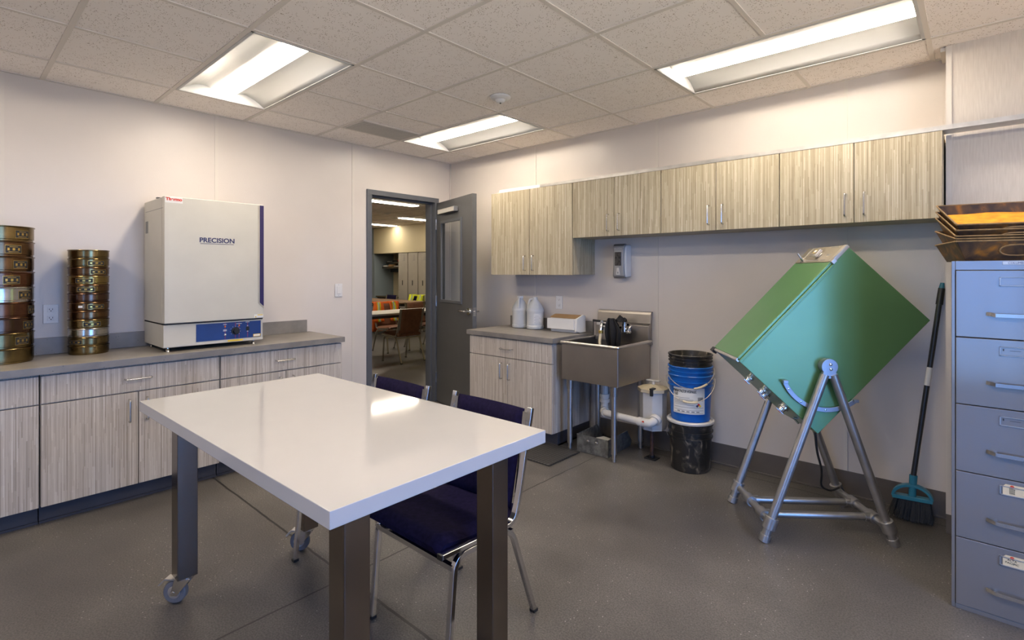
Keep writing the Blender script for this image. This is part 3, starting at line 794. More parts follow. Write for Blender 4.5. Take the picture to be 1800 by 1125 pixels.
fb.grid(lambda u, v: (2.132 + (2 * v - 1) * wv_(1.316 + .264 * u), -.092 - .012 * math.sin(PI * min(max(u, 0), 1)) ** .5 * (1 - (2 * v - 1) ** 2 * .5) + (.018 if u in (0, 1) else 0), 1.316 + .264 * u), 14, 8)
fb.build('front_cover', M['soapgrey'], t, solid=.012)
MB().box(2.104, 2.160, -.1135, -.105, 1.412, 1.520).build('window', M['soapwin'], t, smooth=False, bevel=.003)
MB().prism([(2.114, 1.338), (2.150, 1.338), (2.143, 1.395), (2.121, 1.395)], 'y', -.1125, -.104).build('push_mark', M['pvc'], t, smooth=False, bevel=.002)
MB().cyl((2.132, -.113, 1.355), (2.132, -.1128, 1.355), .006, n=12).box(2.1305, 2.1335, -.1131, -.1127, 1.358, 1.368).build('drop_symbol', M['greyink'], t, smooth=False)
tb = MB(); put_text(tb, 'PROVON', .017, (2.132, -.1115, 1.546), (1, 0, 0), (0, 0, 1)); tb.build('lettering', M['pvc'], t, smooth=False)

# ------------------------------------------------------------------ jugs, carton
def jug(label, cx, cy, hang, cap, stick):
    zb = .8515
    t = thing('plastic_jug', label, 'jug', (cx, cy, zb), 0, 'plastic gallon jugs on the short worktop')
    r = .078
    b2 = MB().lathe([(.060, 0), (r - .004, .004), (r, .014), (r, .030), (r - .003, .034), (r - .003, .150), (r, .155), (r, .175), (r - .006, .190), (.047, .235), (.023, .262), (.021, .275), (.021, .285)], (cx, cy, zb), 40)
    b2.build('body', M['jug'], t)
    a = R(hang); dx, dy = math.cos(a), math.sin(a)
    pts = round_path([(cx + dx * .020, cy + dy * .020, zb + .268), (cx + dx * .052, cy + dy * .052, zb + .266), (cx + dx * .072, cy + dy * .072, zb + .195), (cx + dx * .068, cy + dy * .068, zb + .178)], .02)
    MB().tube(pts, .011, 10).build('handle', M['jug'], t)
    if cap: MB().cyl((cx, cy, zb + .268), (cx, cy, zb + .290), .027, n=24).build('cap', M['white'], t, bevel=.002)
    if stick:
        MB().arcpatch((cx, cy, zb), r + .0005, -62, -2, .050, .140, 12, .0004).build('label', M['paper'], t)
        q = MB()
        for k in range(6): q.arcpatch((cx, cy, zb), r + .0010, -56 + (k % 2) * 5, -14 - (k % 3) * 6, .060 + .012 * k, .0625 + .012 * k, 8, .0003)
        q.build('print', M['greyink'], t)
jug('translucent white jug with white cap nearest the grey door', 1.115, -.12, -60, True, False)
jug('translucent white jug with a printed label, beside the capped jug', 1.295, -.125, 195, False, True)
t = thing('paper_carton', 'torn white carton with brown top on the worktop near the sink', 'carton', (1.63, -.12, .8515))
MB().prism([(-.165, .853), (-.165, .880), (-.185, .884), (-.190, .897), (-.172, .968), (-.060, .985), (-.045, .98), (-.045, .853)], 'x', 1.505, 1.768).build('box', M['paper'], t, smooth=False, bevel=.002)
MB().prism([(-.171, .971), (-.06, .988), (-.047, .984), (-.05, .994), (-.10, .997), (-.166, .977)], 'x', 1.50, 1.765).build('flap', M['cardboard'], t, smooth=False)
MB().box(1.487, 1.765, -.196, -.187, .878, .966).build('front_flap', M['paper'], t, smooth=False, bevel=.002)
MB().prism([(-.188, .868), (-.176, .9725), (-.08, 1.0), (-.05, .99), (-.045, .855), (-.13, .853)], 'x', 1.768, 1.786).build('end_flap', M['paper'], t, smooth=False, bevel=.003)

# ------------------------------------------------------------------ white table on steel posts
TA = R(0.9)
t = thing('work_table', 'white topped work table with square steel posts in the foreground', 'table', (2.4385, -2.764, 0), TA, local=True)
TL, TW, TZ = .746, .3905, .83
MB().box(-TL, TL, -TW, TW, TZ - .042, TZ).build('tabletop', M['tabletop'], t, smooth=False, bevel=.002)
ps, ins = .074, .089
for sx in (-1, 1):
    for sy in (-1, 1):
        x0 = sx * (TL - ins) - (ps if sx > 0 else 0); yy = sy * (TW - ins) - (ps if sy > 0 else 0)
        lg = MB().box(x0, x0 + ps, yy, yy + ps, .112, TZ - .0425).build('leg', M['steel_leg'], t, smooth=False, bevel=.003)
        cx, cy = x0 + ps / 2, yy + ps / 2
        ca = R(222) if sx < 0 else R(40)
        dx, dy = math.cos(ca), math.sin(ca); nx, ny = -dy, dx
        wc = Vector((cx + dx * .036, cy + dy * .036, .047))
        MB().cyl(wc - Vector((nx, ny, 0)) * .014, wc + Vector((nx, ny, 0)) * .014, .046, n=28).build('caster_wheel', M['wheel'], lg, bevel=.006)
        MB().cyl(wc - Vector((nx, ny, 0)) * .0155, wc + Vector((nx, ny, 0)) * .0155, .026, n=24).build('wheel_hub', M['raw_alu'], lg, bevel=.002)
        fk = MB()
        for sg in (-1, 1):
            o_ = Vector((nx, ny, 0)) * (.019 * sg)
            a_ = Vector((dx, dy, 0))
            q = [wc + o_ + a_ * .014 + Vector((0, 0, -.012)), wc + o_ - a_ * .014 + Vector((0, 0, -.012)), Vector((cx, cy, .104)) + o_ - a_ * .034, Vector((cx, cy, .104)) + o_ + a_ * .030]
            e_ = Vector((nx, ny, 0)) * .002
            fk.add([p - e_ for p in q] + [p + e_ for p in q], [(0, 1, 2, 3), (7, 6, 5, 4), (0, 1, 5, 4), (1, 2, 6, 5), (2, 3, 7, 6), (3, 0, 4, 7)])
        fk.cyl((cx, cy, .103), (cx, cy, .1118), .033, n=20)
        fk.cyl(wc - Vector((nx, ny, 0)) * .022, wc + Vector((nx, ny, 0)) * .022, .007, n=10)
        fk.build('caster_fork', M['chrome'], lg, bevel=.001)
        a_ = Vector((dx, dy, 0))
        bk = MB().sq([Vector((cx, cy, .100)) + a_ * .028, Vector((cx, cy, .101)) + a_ * .070, Vector((cx, cy, .076)) + a_ * .098], .036, .006, up=(0, 0, 1))
        bk.build('brake_tab', M['raw_alu'], lg, smooth=False)

# ------------------------------------------------------------------ navy stacking chairs
def chair(name, label, x, y, rz, fab, metal, group):
    """square tube stacking chair, front towards local -y"""
    t = thing(name, label, 'chair', (x, y, 0), rz, group, local=True)
    W = .222
    def seat_pt(u, v):
        px = -.208 + .416 * u; py = -.225 + .415 * v
        e = min(u, 1 - u) * .416; rr = max(0.0, 1 - e / .03)
        z = .462 - .022 * v - .012 * math.sin(PI * v) - .020 * rr ** 2 - (.030 * max(0, 1 - v / .09) ** 2)
        return (px, py, z)
    sb = MB().grid(seat_pt, 14, 14)
    n = 15
    def rim(u, v): p = seat_pt(u, v); return p
    per = [(i / 14, 0) for i in range(15)] + [(1, i / 14) for i in range(1, 15)] + [(i / 14, 1) for i in range(13, -1, -1)] + [(0, i / 14) for i in range(13, 0, -1)]
    top = [seat_pt(u, v) for u, v in per]; bot = [(p[0] * .97, p[1] * .97, .408 - .012 * ((p[1] + .225) / .415) + .0) for p in top]
    k = len(per)
    sb.add(top + bot, [(i, (i + 1) % k, k + (i + 1) % k, k + i) for i in range(k)] + [tuple(range(2 * k - 1, k - 1, -1))])
    sb.build('seat', M[fab], t, ang=60)
    # backrest: slightly curved cushion between the posts
    def back(u, v, s):
        x_ = -.194 + .388 * u; z = .425 + .385 * v
        edge = min(min(u, 1 - u) * .41, min(v, 1 - v) * .385); th = .021 * min(1, (edge / .018 + .001)) ** .5
        yc = .165 + .075 * ((z - .477) / .34) + .012 * (1 - (2 * u - 1) ** 2)
        return (x_, yc + s * th, z)
    bb = MB().grid(lambda u, v: back(u, v, -1), 16, 16).grid(lambda u, v: back(u, v, 1), 16, 16)
    bb.build('backrest', M[fab], t, ang=70)
    for s in (-1, 1):
        x_ = s * W
        pts = round_path([(x_, -.222, .413), (x_, .135, .400), (x_, .165, .477), (x_, .243, .818)], .07, 8)
        f_ = MB().sq(pts, .024, .016, up=(0, 0, 1)).build('side_frame', M[metal], t, ang=50, bevel=.002)
        MB().box(x_ - .0125, x_ + .0125, -.228, -.2222, .404, .422).build('end_cap', M['black'], f_, smooth=False)
        pts = round_path([(x_, -.195, .004), (x_, -.160, .388), (x_, .125, .380), (x_, .262, .004)], .055, 8)
        f_ = MB().sq(pts, .021, .019, up=(0, 1, 0)).build('leg_frame', M[metal], t, ang=50, bevel=.002)
        q = MB()
        for yy in (-.195, .262): q.box(x_ - .012, x_ + .012, yy - .012, yy + .012, .0005, .012)
        q.build('foot_cap', M['black'], f_, smooth=False)
        MB().sq([(s * .203, .185, .49), (s * .203, .235, .80)], .022, .010, up=(0, 1, 0)).build('back_bracket', M['satin'], t, smooth=False)
    MB().sq([(-W, -.166, .352), (W, -.166, .352)], .018, .018, up=(0, 0, 1)).build('front_bar', M[metal], t, smooth=False)
    MB().sq([(-W, .13, .365), (W, .13, .365)], .018, .018, up=(0, 0, 1)).build('rear_bar', M[metal], t, smooth=False)
    return t
chair('stacking_chair', 'navy chair with bright metal frame tucked under the near end of the white table', 2.705, -2.382, 0, 'navy', 'chrome', 'navy chairs at the white table')
chair('stacking_chair', 'navy chair with bright metal frame tucked under the far end of the white table', 2.088, -2.40, 0, 'navy', 'chrome', 'navy chairs at the white table')

# ------------------------------------------------------------------ steel sink and what hangs on it
x0, x1, yf, yb = 1.886, 2.372, -.525, -.035
zr, zb = .826, .545
t = thing('utility_sink', 'freestanding stainless steel utility sink beside the short worktop', 'sink', (2.13, -.28, 0))
b2 = MB()
th = .006
b2.box(x0, x1, yf, yf + th, zb, zr).box(x0, x1, yb - th, yb, zb, zr).box(x0, x0 + th, yf + th, yb - th, zb, zr).box(x1 - th, x1, yf + th, yb - th, zb, zr).box(x0 + th, x1 - th, yf + th, yb - th, zb, zb + th)
b2.build('basin', M['sink'], t, smooth=False, bevel=.002)
rm = MB().tube(round_path([(x0 - .006, yb, zr), (x0 - .006, yf - .006, zr), (x1 + .006, yf - .006, zr), (x1 + .006, yb, zr)], .012), .0125, 12)
rm.build('rolled_rim', M['steel'], t)
sp_ = MB().prism([(-.0285, zr - .02), (-.075, zr - .02), (-.075, .945), (-.045, .962), (-.036, 1.03), (-.0285, 1.048), (-.003, 1.052), (-.003, 1.046), (-.0255, 1.042)], 'x', x0 + .012, x1 + .006)
sp_.build('splashback', M['sink'], t, smooth=False, bevel=.002)
MB().box(x0 + .012, x1 + .006, -.048, -.003, .80, zr - .0205).build('bracket', M['sink'], t, smooth=False)
for lx in (x0 + .044, x1 - .056):
    for ly in (yf + .046, yb - .05):
        lg = MB().cyl((lx, ly, .055), (lx, ly, .50), .021, n=20).build('leg', M['steel'], t)
        MB().cyl((lx, ly, .47), (lx, ly, zb), .026, .027, 20).build('leg_socket', M['sink'], lg, bevel=.001)
        MB().cyl((lx, ly, .002), (lx, ly, .055), .0135, n=14).cyl((lx, ly, .018), (lx, ly, .026), .016, n=14).build('foot', M['steel'], lg)
MB().cyl((2.115, -.28, zb + .0065), (2.115, -.28, zb + .011), .045, n=24).build('drain', M['chrome'], t)
f = thing('faucet', 'chrome wall faucet with hose over the steel sink', 'faucet', (2.10, -.08, .93))
ff = MB()
for fx in (2.005, 2.205):
    ff.cyl((fx, -.0755, .925), (fx, -.085, .925), .030, n=20).cyl((fx, -.085, .925), (fx, -.14, .925), .014, n=14).cyl((fx, -.14, .895), (fx, -.14, .96), .020, n=16).cyl((fx, -.14, .96), (fx, -.14, .972), .016, n=16)
ff.tube([(2.005, -.14, .925), (2.205, -.14, .925)], .013, 12)
ff.build('body', M['chrome'], f)
hb = MB()
for k in range(4):
    a = R(45 + 90 * k); hb.cyl((2.235, -.14, .915), (2.245, -.14 + .032 * math.cos(a), .915 + .032 * math.sin(a)), .007, .010, 10)
hb.cyl((2.222, -.14, .915), (2.255, -.14, .915), .013, n=14)
hb.build('cross_handle', M['chrome'], f)
MB().cyl((1.995, -.14, .966), (1.925, -.15, .968), .008, .010, 10).build('lever', M['black'], f)
MB().box(1.912, 1.965, -.0768, -.0756, .928, .948).build('sticker', M['paper'], f, smooth=False)
MB().tube(round_path([(2.040, -.155, .945), (2.040, -.20, .955), (2.040, -.215, .90)], .03), .013, 12).build('spout', M['chrome'], f)
MB().cyl((2.040, -.216, .878), (2.040, -.216, .902), .0185, n=16).build('hose_coupling', M['brass_plate'], f, bevel=.002)
MB().tube(round_path([(2.040, -.216, .876), (2.040, -.240, .80), (2.085, -.262, .72), (2.15, -.275, .64)], .08, 10), .011, 10).build('hose', M['cream'], f)
# black cloth draped over the faucet bar
def rag(u, v):
    x = 2.074 + (.088 + .050 * min(1, max(0, (v - .32) / .25))) * u + .012 * math.sin(7 * v + 3 * u)
    s = v
    if s < .32: y = -.105 - .08 * (s / .32); z = .965 + .035 * math.sin(PI * .5 * s / .32) - .10 * (1 - s / .32) * .6
    else:
        q = (s - .32) / .68
        y = -.185 - .018 * math.sin(PI * q); z = 1.0 - (.205 + .03 * math.sin(2.2 * u + .5)) * q
    taper = 1 - .25 * max(0, s - .35) / .65
    x = 2.120 + (x - 2.120) * taper
    y += .016 * math.sin(16 * u + 4 * s) * min(1, s * 2) - .012 * math.sin(PI * u)
    return (x, y, z)
mb = MB().grid(rag, 22, 26)
def rag2(u, v):
    a = 2 * PI * u; q = v
    ex = .060 if math.cos(a) < 0 else .030
    rx = ex * q * (1 + .12 * math.sin(5 * a)); ry = .048 * q * (1 + .14 * math.sin(4 * a + 1))
    z = .996 - .050 * max(0, q - .45) ** 1.2 + .010 * math.sin(6 * a + 2) * q + .014 * math.sin(3 * a + .6) * q + .006 * math.sin(11 * a) * q
    return (2.188 + rx * math.cos(a), -.138 + ry * math.sin(a), z + .022 * math.exp(-((q * math.cos(a) + .35) ** 2 + (q * math.sin(a)) ** 2) * 9))
mb.grid(rag2, 40, 10)
tag(solo(mb.build('cleaning_rag', mat('black_cloth', (0.007, 0.007, 0.009), 0.9, var=.3), None, solid=.004, ang=180), (2.11, -.15, .95)), 'crumpled black rag draped over the faucet at the steel sink', 'rag')

# drain pipes and trap tank
t = thing('interceptor_tank', 'white octagonal interceptor tank on a rusty post, piped to the sink', 'tank', (2.487, -.235, 0))
def octa(mb, c, r, z0, z1, r1=None):
    r1 = r1 or r
    p0 = [(c[0] + r * math.cos(R(22.5 + 45 * k)), c[1] + r * math.sin(R(22.5 + 45 * k)), z0) for k in range(8)]
    p1 = [(c[0] + r1 * math.cos(R(22.5 + 45 * k)), c[1] + r1 * math.sin(R(22.5 + 45 * k)), z1) for k in range(8)]
    return mb.add(p0 + p1, [(i, (i + 1) % 8, 8 + (i + 1) % 8, 8 + i) for i in range(8)] + [tuple(range(7, -1, -1)), tuple(range(8, 16))])
tc = (2.487, -.215)
octa(MB(), tc, .094, .232, .492, .097).build('tank_body', M['pvc'], t, smooth=False, bevel=.004)
octa(MB(), tc, .090, .218, .2315).build('tank_base', M['pvc'], t, smooth=False, bevel=.003)
ld = octa(MB(), tc, .114, .4925, .516); octa(ld, tc, .114, .516, .540, .030)
ld = ld.build('lid', M['cream'], t, smooth=False, bevel=.002)
MB().cyl((tc[0], tc[1], .538), (tc[0], tc[1], .562), .014, .012, 14).box(tc[0] - .052, tc[0] + .052, tc[1] - .014, tc[1] + .014, .562, .571).build('lid_handle', M['pvc'], ld, bevel=.003)
lt = MB().box(2.520, 2.540, -.338, -.318, .478, .524).box(2.516, 2.544, -.336, -.285, .522, .532)
lt.build('latch', M['black'], t, smooth=False, bevel=.003)
pp = MB()
pth = round_path([(2.115, -.28, .5435), (2.115, -.28, .305), (2.115, -.35, .295), (2.50, -.36, .290), (2.548, -.36, .296), (2.548, -.305, .310)], .035, 6)
pp.tube([(2.115, -.28, .5435), (2.115, -.28, .335)], .026, 18)
pp.tube(round_path([(2.115, -.28, .335), (2.115, -.283, .298), (2.160, -.345, .295)], .045, 6), .029, 18)
pp.tube([(2.150, -.335, .295), (2.48, -.358, .290)], .025, 18)
pp.build('drain_pipe', M['pvc'], t)
fb = MB().cyl((2.115, -.28, .400), (2.115, -.28, .425), .036, n=20).cyl((2.115, -.28, .36), (2.115, -.28, .385), .038, n=20).cyl((2.115, -.28, .385), (2.115, -.28, .40), .032, n=20)
fb.cyl((2.128, -.30, .296), (2.142, -.318, .296), .036, n=20)
fb.build('pipe_union', M['pvc'], t, bevel=.002)
el = MB().cyl((2.445, -.356, .2905), (2.475, -.358, .290), .032, n=20)
el.tube(round_path([(2.475, -.358, .290), (2.545, -.361, .292), (2.553, -.300, .318)], .045, 8), .029, 18).cyl((2.551, -.325, .305), (2.553, -.300, .318), .041, n=22)
el.build('elbow', M['pvc'], t)
MB().box(2.489, 2.503, -.3935, -.3875, .300, .309).build('red_label', M['red'], t, smooth=False)
MB().cyl((2.487, -.235, .012), (2.487, -.235, .2175), .0135, n=14).build('post', M['rust'], t)
MB().box(2.443, 2.531, -.272, -.198, .001, .010).cyl((2.487, -.235, .010), (2.487, -.235, .028), .020, n=14).build('floor_flange', M['black'], t, bevel=.002)

# things on the floor by the sink
t = thing('metal_scoop_pan', 'galvanized steel scoop box on the floor under the sink', 'box', (2.105, -.27, 0), R(3), local=True)
b2 = MB(); W_, D_, h_ = .132, .185, .128
b2.box(-W_, W_, -D_, -D_ + .003, .001, h_).box(-W_, W_, -D_ + .003, D_, .001, .004)
for s in (-1, 1):
    x_ = s * W_ if s > 0 else -W_ + .003
    b2.prism([(-D_ + .003, .004), (D_, .004), (D_ + .02, .035), (D_ - .06, h_), (-D_ + .003, h_)], 'x', x_ - .003, x_)
b2.build('pan', M['galv'], t, smooth=False, bevel=.0008)
rb = MB().tube([(-W_, D_ - .06, h_), (-W_, -D_, h_), (W_, -D_, h_), (W_, D_ - .06, h_)], .0035, 8); rb.build('rolled_edge', M['galv'], t)
rv = MB()
for s in (-1, 1): rv.sphere((s * .036, -D_ - .001, .092), .012, 12, (1, .35, .8))
rv.build('rivets', M['steel'], t)
tag(solo(MB().prism([(-.10, .01), (.09, -.03), (.07, .05), (-.07, .08)], 'z', 0, .05).build('light_switch_box', M['paper'], None, smooth=False, bevel=.004), (0, 0, 0)), 'small pale block lying inside the galvanized scoop box', 'block')
o = bpy.data.objects['light_switch_box']; o.name = 'pale_block'; o.location = (2.11, -.25, .0055)
# drainage mat
m_, nt, b = newmat('studded_rubber'); M['mat'] = m_
ch = nt.nodes.new('ShaderNodeTexVoronoi'); ch.inputs['Scale'].default_value = 38.0; ch.inputs['Randomness'].default_value = 0.0; L(nt, mapping(nt, objc(nt), (1, 1, 0.02)), ch.inputs['Vector'])
L(nt, ramp(nt, ch.outputs['Distance'], [(0.25, (0.055, 0.052, 0.050)), (0.5, (0.018, 0.017, 0.016))]), b.inputs['Base Color'])
b.inputs['Roughness'].default_value = 0.5; bump(nt, b, math_(nt, 'SUBTRACT', 1.0, ch.outputs['Distance']), 0.9, 0.006)
tag(solo(MB().box(1.42, 2.027, -.862, -.482, .001, .011).build('floor_mat', M['mat'], None, smooth=False, bevel=.004), (1.72, -.67, .001)), 'dark studded rubber mat on the floor before the sink', 'mat')

# ------------------------------------------------------------------ buckets
BC = (2.765, -.215)
def bucket(name, label, z, r0, r1, h, m_, group, ribs=((.04, .010), (.085, .008))):
    o_ = thing(name, label, 'bucket', (BC[0], BC[1], z), 0, group)
    prof = [(r0 - .004, .0), (r0, .004)]
    ztop = h
    rr = lambda z_: r0 + (r1 - r0) * z_ / h
    zs = sorted([h - d for d, _ in ribs])
    for zz in zs:
        prof += [(rr(zz) - .001, zz - .004), (rr(zz) + .007, zz - .003), (rr(zz) + .007, zz + .003), (rr(zz), zz + .004)]
    prof += [(r1, h - .012), (r1 + .006, h - .010), (r1 + .007, h - .003), (r1 + .004, h), (r1 - .003, h), (r1 - .005, h - .006), (r0 - .004, .008), (.001, .006), ]
    MB().lathe(prof + [(.001, 0)], (BC[0], BC[1], z), 48, closed=True).build('body', m_, o_, ang=40)
    return o_
b0 = bucket('plastic_bucket', 'scuffed black bucket with white lid on the floor, carrying the blue bucket', .001, .128, .146, .326, M['black_bucket'], 'stacked buckets by the wall', ((.055, 0), (.095, 0)))
MB().lathe([(.148, 0), (.157, .003), (.158, .014), (.150, .022), (.140, .022), (.136, .016), (.001, .016), (.001, .004), (.14, .004)], (BC[0], BC[1], .3275), 48, closed=True).build('lid', M['pvc'], b0, ang=40)
MB().tube(round_path([(BC[0] - .149, BC[1], .285), (BC[0] - .155, BC[1] - .05, .24), (BC[0] - .150, BC[1] - .03, .20)], .03), .002, 6).build('wire_handle', M['wire'], b0)
zz = .3445
b1 = bucket('plastic_bucket', 'blue bucket with a white printed label, standing on the black lidded bucket', zz, .128, .146, .315, M['blue_bucket'], 'stacked buckets by the wall', ((.075, 0), (.045, 0), ))
b2_ = bucket('plastic_bucket', 'blue bucket without a label, nested in the labelled blue bucket', zz + .055, .120, .1435, .318, M['blue_bucket'], 'stacked buckets by the wall', ((.035, 0),))
b3 = bucket('plastic_bucket', 'empty black bucket nested at the top of the bucket stack', zz + .130, .1165, .1425, .322, M['black_bucket'], 'stacked buckets by the wall', ((.026, 0), (.048, 0), (.075, 0)))
ca = math.degrees(math.atan2(-3.719 - BC[1], 4.248 - BC[0]))
def onb(a, rr, z): return (BC[0] + rr * math.cos(R(a)), BC[1] + rr * math.sin(R(a)), z)
lab = MB().arcpatch((BC[0], BC[1], 0), .1405, ca - 50, ca + 40, .405, .598, 18, .0006)
lab = lab.build('label', M['paper'], b1)
def curved(mb, txt, size, a, z, rr, squash=1.0):
    vs, fs = text_mb(txt, size, 0.0002, squash, .0009)
    mb.add([onb(a + math.degrees(v.x / rr), rr + v.z, z + v.y) for v in vs], fs); return mb
tb = curved(MB(), 'PREMIUM TRACTOR HYDRAULIC', .024, ca - 17, .556, .1415, .46)
curved(tb, 'FLUID', .024, ca - 40, .534, .1415, .46)
q = tb
q.arcpatch((BC[0], BC[1], 0), .1412, ca + 20, ca + 20.8, .495, .520, 1, .0004)
for k in range(9): q.arcpatch((BC[0], BC[1], 0), .1412, ca + 21.5 + 1.5 * k, ca + 22.1 + 1.5 * k + .4 * (k % 2), .495, .520, 1, .0004)
q.build('label_print', M['ink'], lab, smooth=False)
q = MB()
for k, (a0, a1, z) in enumerate([(-46, -2, .512), (-46, 8, .500), (-46, 6, .492), (-46, 8, .484), (-46, -8, .476), (-46, 9, .466), (-46, 36, .448), (-46, 36, .430), (-46, 36, .412)]):
    q.arcpatch((BC[0], BC[1], 0), .1412, ca + a0, ca + a1, z, z + .0022, 10, .0004)
for k in range(5): q.arcpatch((BC[0], BC[1], 0), .1412, ca - 36 + 13 * k, ca - 28 + 13 * k, .418, .425, 4, .0004)
q.build('small_print', M['greyink'], lab)
for dx, dz, mm in ((0, .010, 'red'), (-.010, 0, 'inkblue'), (.010, 0, 'yellow')):
    a0 = ca + 22 + math.degrees(dx / .1415)
    pts = [(0, .0095), (-.0095, 0), (0, -.0095), (.0095, 0)]
    vs = [onb(a0 + math.degrees(px / .1415), rr_, .462 + dz + pz) for rr_ in (.1412, .1417) for px, pz in pts]
    MB().add(vs, [(0, 1, 2, 3), (4, 5, 6, 7), (0, 1, 5, 4), (1, 2, 6, 5), (2, 3, 7, 6), (3, 0, 4, 7)]).build('hazard_diamond', M[mm], lab, smooth=False)
def bail(parent, z0, droop, a_grip, rr):
    pts = []
    for k in range(25):
        f_ = k / 24; a = ca - 96 + 192 * f_
        s_ = math.sin(PI * f_)
        pts.append(onb(a, rr + .012 * s_ + .004, z0 - droop * s_ ** 1.3))
    w_ = MB().tube(pts, .0022, 6).build('wire_handle', M['wire'], parent)
    i0, i1 = a_grip
    MB().tube(pts[i0:i1], .0075, 10).build('grip', M['cream'], w_)
bail(b2_, .700, .118, (13, 18), .150)
bail(b1, .632, .142, (10, 15), .155)

# ------------------------------------------------------------------ green machine tilted in its tube stand
SA = R(38.27)
t = thing('tilting_machine', 'large green steel machine cabinet tilted on a grey tube stand', 'machine', (3.447, -.929, 0), SA, local=True)
# local x = along the stand, y = away from the camera, z up
LS, VB = .632, .445
A_ = Vector((.429, .03, 1.495)); D_ = Vector((-.121, .03, .908)); C_ = Vector((.278, .03, .531))
e1 = (A_ - D_); La = e1.length; e1.normalize(); e2 = (C_ - D_); Lb = e2.length; e2 = (e2 - e1 * e2.dot(e1)).normalized()
e3 = Vector((0, 1, 0)); Dp = .385
FR = Matrix(((e1.x, e2.x, e3.x, D_.x), (e1.y, e2.y, e3.y, D_.y), (e1.z, e2.z, e3.z, D_.z), (0, 0, 0, 1)))   # (a, b, c) -> local
def gm(): q = MB(); q.T = FR; return q
ap = La * .855
gm().box(.004, La - .004, .012, Lb, .003, Dp).build('body', M['green'], t, smooth=False, bevel=.003)
gm().box(.012, ap - .002, -.002, .0115, .010, Dp - .0).build('lid', M['green'], t, smooth=False, bevel=.003)
q = gm()
for k in range(2): q.box(.012, ap, .014 + .012 * k, .019 + .012 * k, .0005, .0028)
q.build('edge_moulding', M['green'], t, smooth=False, bevel=.001)
q = gm().box(.000, .010, -.005, .0, .0, Dp).box(-.003, .004, -.003, .012, .0, Dp); q.build('edge_strip', M['raw_alu'], t, smooth=False)
cp = gm().box(ap, La - .001, -.003, .0115, .0, Dp).build('control_panel', M['alu'], t, smooth=False, bevel=.0015)
q = gm().box(ap + .002, La - .002, -.006, -.003, .0, .028).box(ap + .002, La - .002, -.006, -.003, Dp - .060, Dp - .052)
q.build('panel_rail', M['raw_alu'], cp, smooth=False)
gm().cyl((ap + .052, -.003, .185), (ap + .052, -.010, .185), .022, n=20).box(ap + .028, ap + .078, -.026, -.010, .172, .200).build('selector_knob', M['raw_alu'], cp, bevel=.002)
gm().box(ap + .074, ap + .096, -.0042, -.003, .235, .285).build('yellow_plate', M['yellow'], cp, smooth=False)
gm().box(ap + .077, ap + .093, -.0048, -.0042, .240, .280).build('plate_face', M['paper'], cp, smooth=False)
gm().cyl((ap + .020, -.003, .315), (ap + .020, -.020, .315), .009, n=12).cyl((ap + .020, -.018, .315), (ap + .030, -.048, .322), .005, .007, 10).build('toggle_switch', M['chrome'], cp)
q = gm()
for a0, c0, c1 in ((ap + .105, .07, .14), (ap + .052, .075, .115), (ap + .044, .08, .11), (ap + .060, .245, .300), (ap + .048, .265, .290), (ap + .012, .08, .125), (ap + .012, .15, .28)):
    q.box(a0, a0 + .0045, -.0034, -.0030, c0, c1)
q.build('lettering', M['greyink'], cp, smooth=False)
gm().box(ap - .004, ap + .020, -.006, .014, -.005, .012).build('corner_catch', M['raw_alu'], t, smooth=False, bevel=.002)
gm().sphere((La - .015, .02, .10), .007, 10).build('screw', M['black'], t)
# end face fittings (a = 0 face, looking down left)
for k, (b0_, c0, r_) in enumerate(((.16, .12, .020), (.25, .11, .021), (.30, .17, .024), (.37, .075, .026))):
    f_ = gm().cyl((.004, b0_, c0), (-.012, b0_, c0), r_, n=18).cyl((-.012, b0_, c0), (-.030, b0_, c0), r_ * .75, r_ * .6, 16).box(-.036, -.030, b0_ - r_, b0_ + r_, c0 - .006, c0 + .006)
    f_ = f_.build('twist_latch', M['chrome'], t, bevel=.0015)
    gm().box(-.0375, -.036, b0_ - .006, b0_ + .006, c0 - .005, c0 + .005).build('red_mark', M['red'], f_, smooth=False)
gm().cyl((.004, .47, .09), (-.01, .45, .09), .005, n=10).cyl((-.01, .45, .09), (-.014, .49, .09), .005, n=10).build('cord_clip', M['chrome'], t)
gm().box(-.012, .014, -.006, .02, Dp - .04, Dp + .01).build('rear_catch', M['black'], t, smooth=False)
# stand
PV = (.318, .885)
for y_, nm in ((0.0, 'front'), (VB, 'rear')):
    for fx, tx in ((0.0, PV[0] - .020), (LS, PV[0] + .020)):
        tp = Vector((tx, y_, PV[1] - .040)); ft = Vector((fx, y_, .002)); dr = (tp - ft).normalized()
        lg = MB().cyl(ft + dr * .012, tp, .021, n=20).build('leg', M['pipe_alu'], t)
        MB().cyl(ft + Vector((0, 0, -.001)), ft + dr * .035, .026, n=18).build('foot_cap', M['pipe_alu'], lg, bevel=.002)
        MB().cyl(ft + dr * .068, ft + dr * .128, .032, n=20).build('collar', M['pipe_alu'], lg, bevel=.002)
    s_ = -1 if y_ == 0 else 1
    pb = MB().prism([(PV[0] + .040 * math.cos(R(a)), PV[1] + .040 * math.sin(R(a))) for a in range(-40, 221, 10)] + [(PV[0] - .036, PV[1] - .048), (PV[0], PV[1] - .060), (PV[0] + .036, PV[1] - .048)], 'y', y_ - .011, y_ + .011)
    pb = pb.build('pivot_plate', M['bluealu'], t, smooth=True, bevel=.002)
    q = MB()
    for dx, dz in ((.003, .012), (.005, -.012)): q.sphere((PV[0] + dx, y_ + s_ * .012, PV[1] + dz), .008, 10, (1, .6, 1))
    q.build('bolt', M['chrome'], pb)
    h0, h1 = (y_ + .011, .0325) if y_ == 0 else (Dp + .03, y_ - .011)
    MB().cyl((PV[0], h0, PV[1]), (PV[0], h1, PV[1]), .037, n=24).build('pivot_hub', M['pipe_alu'], t)
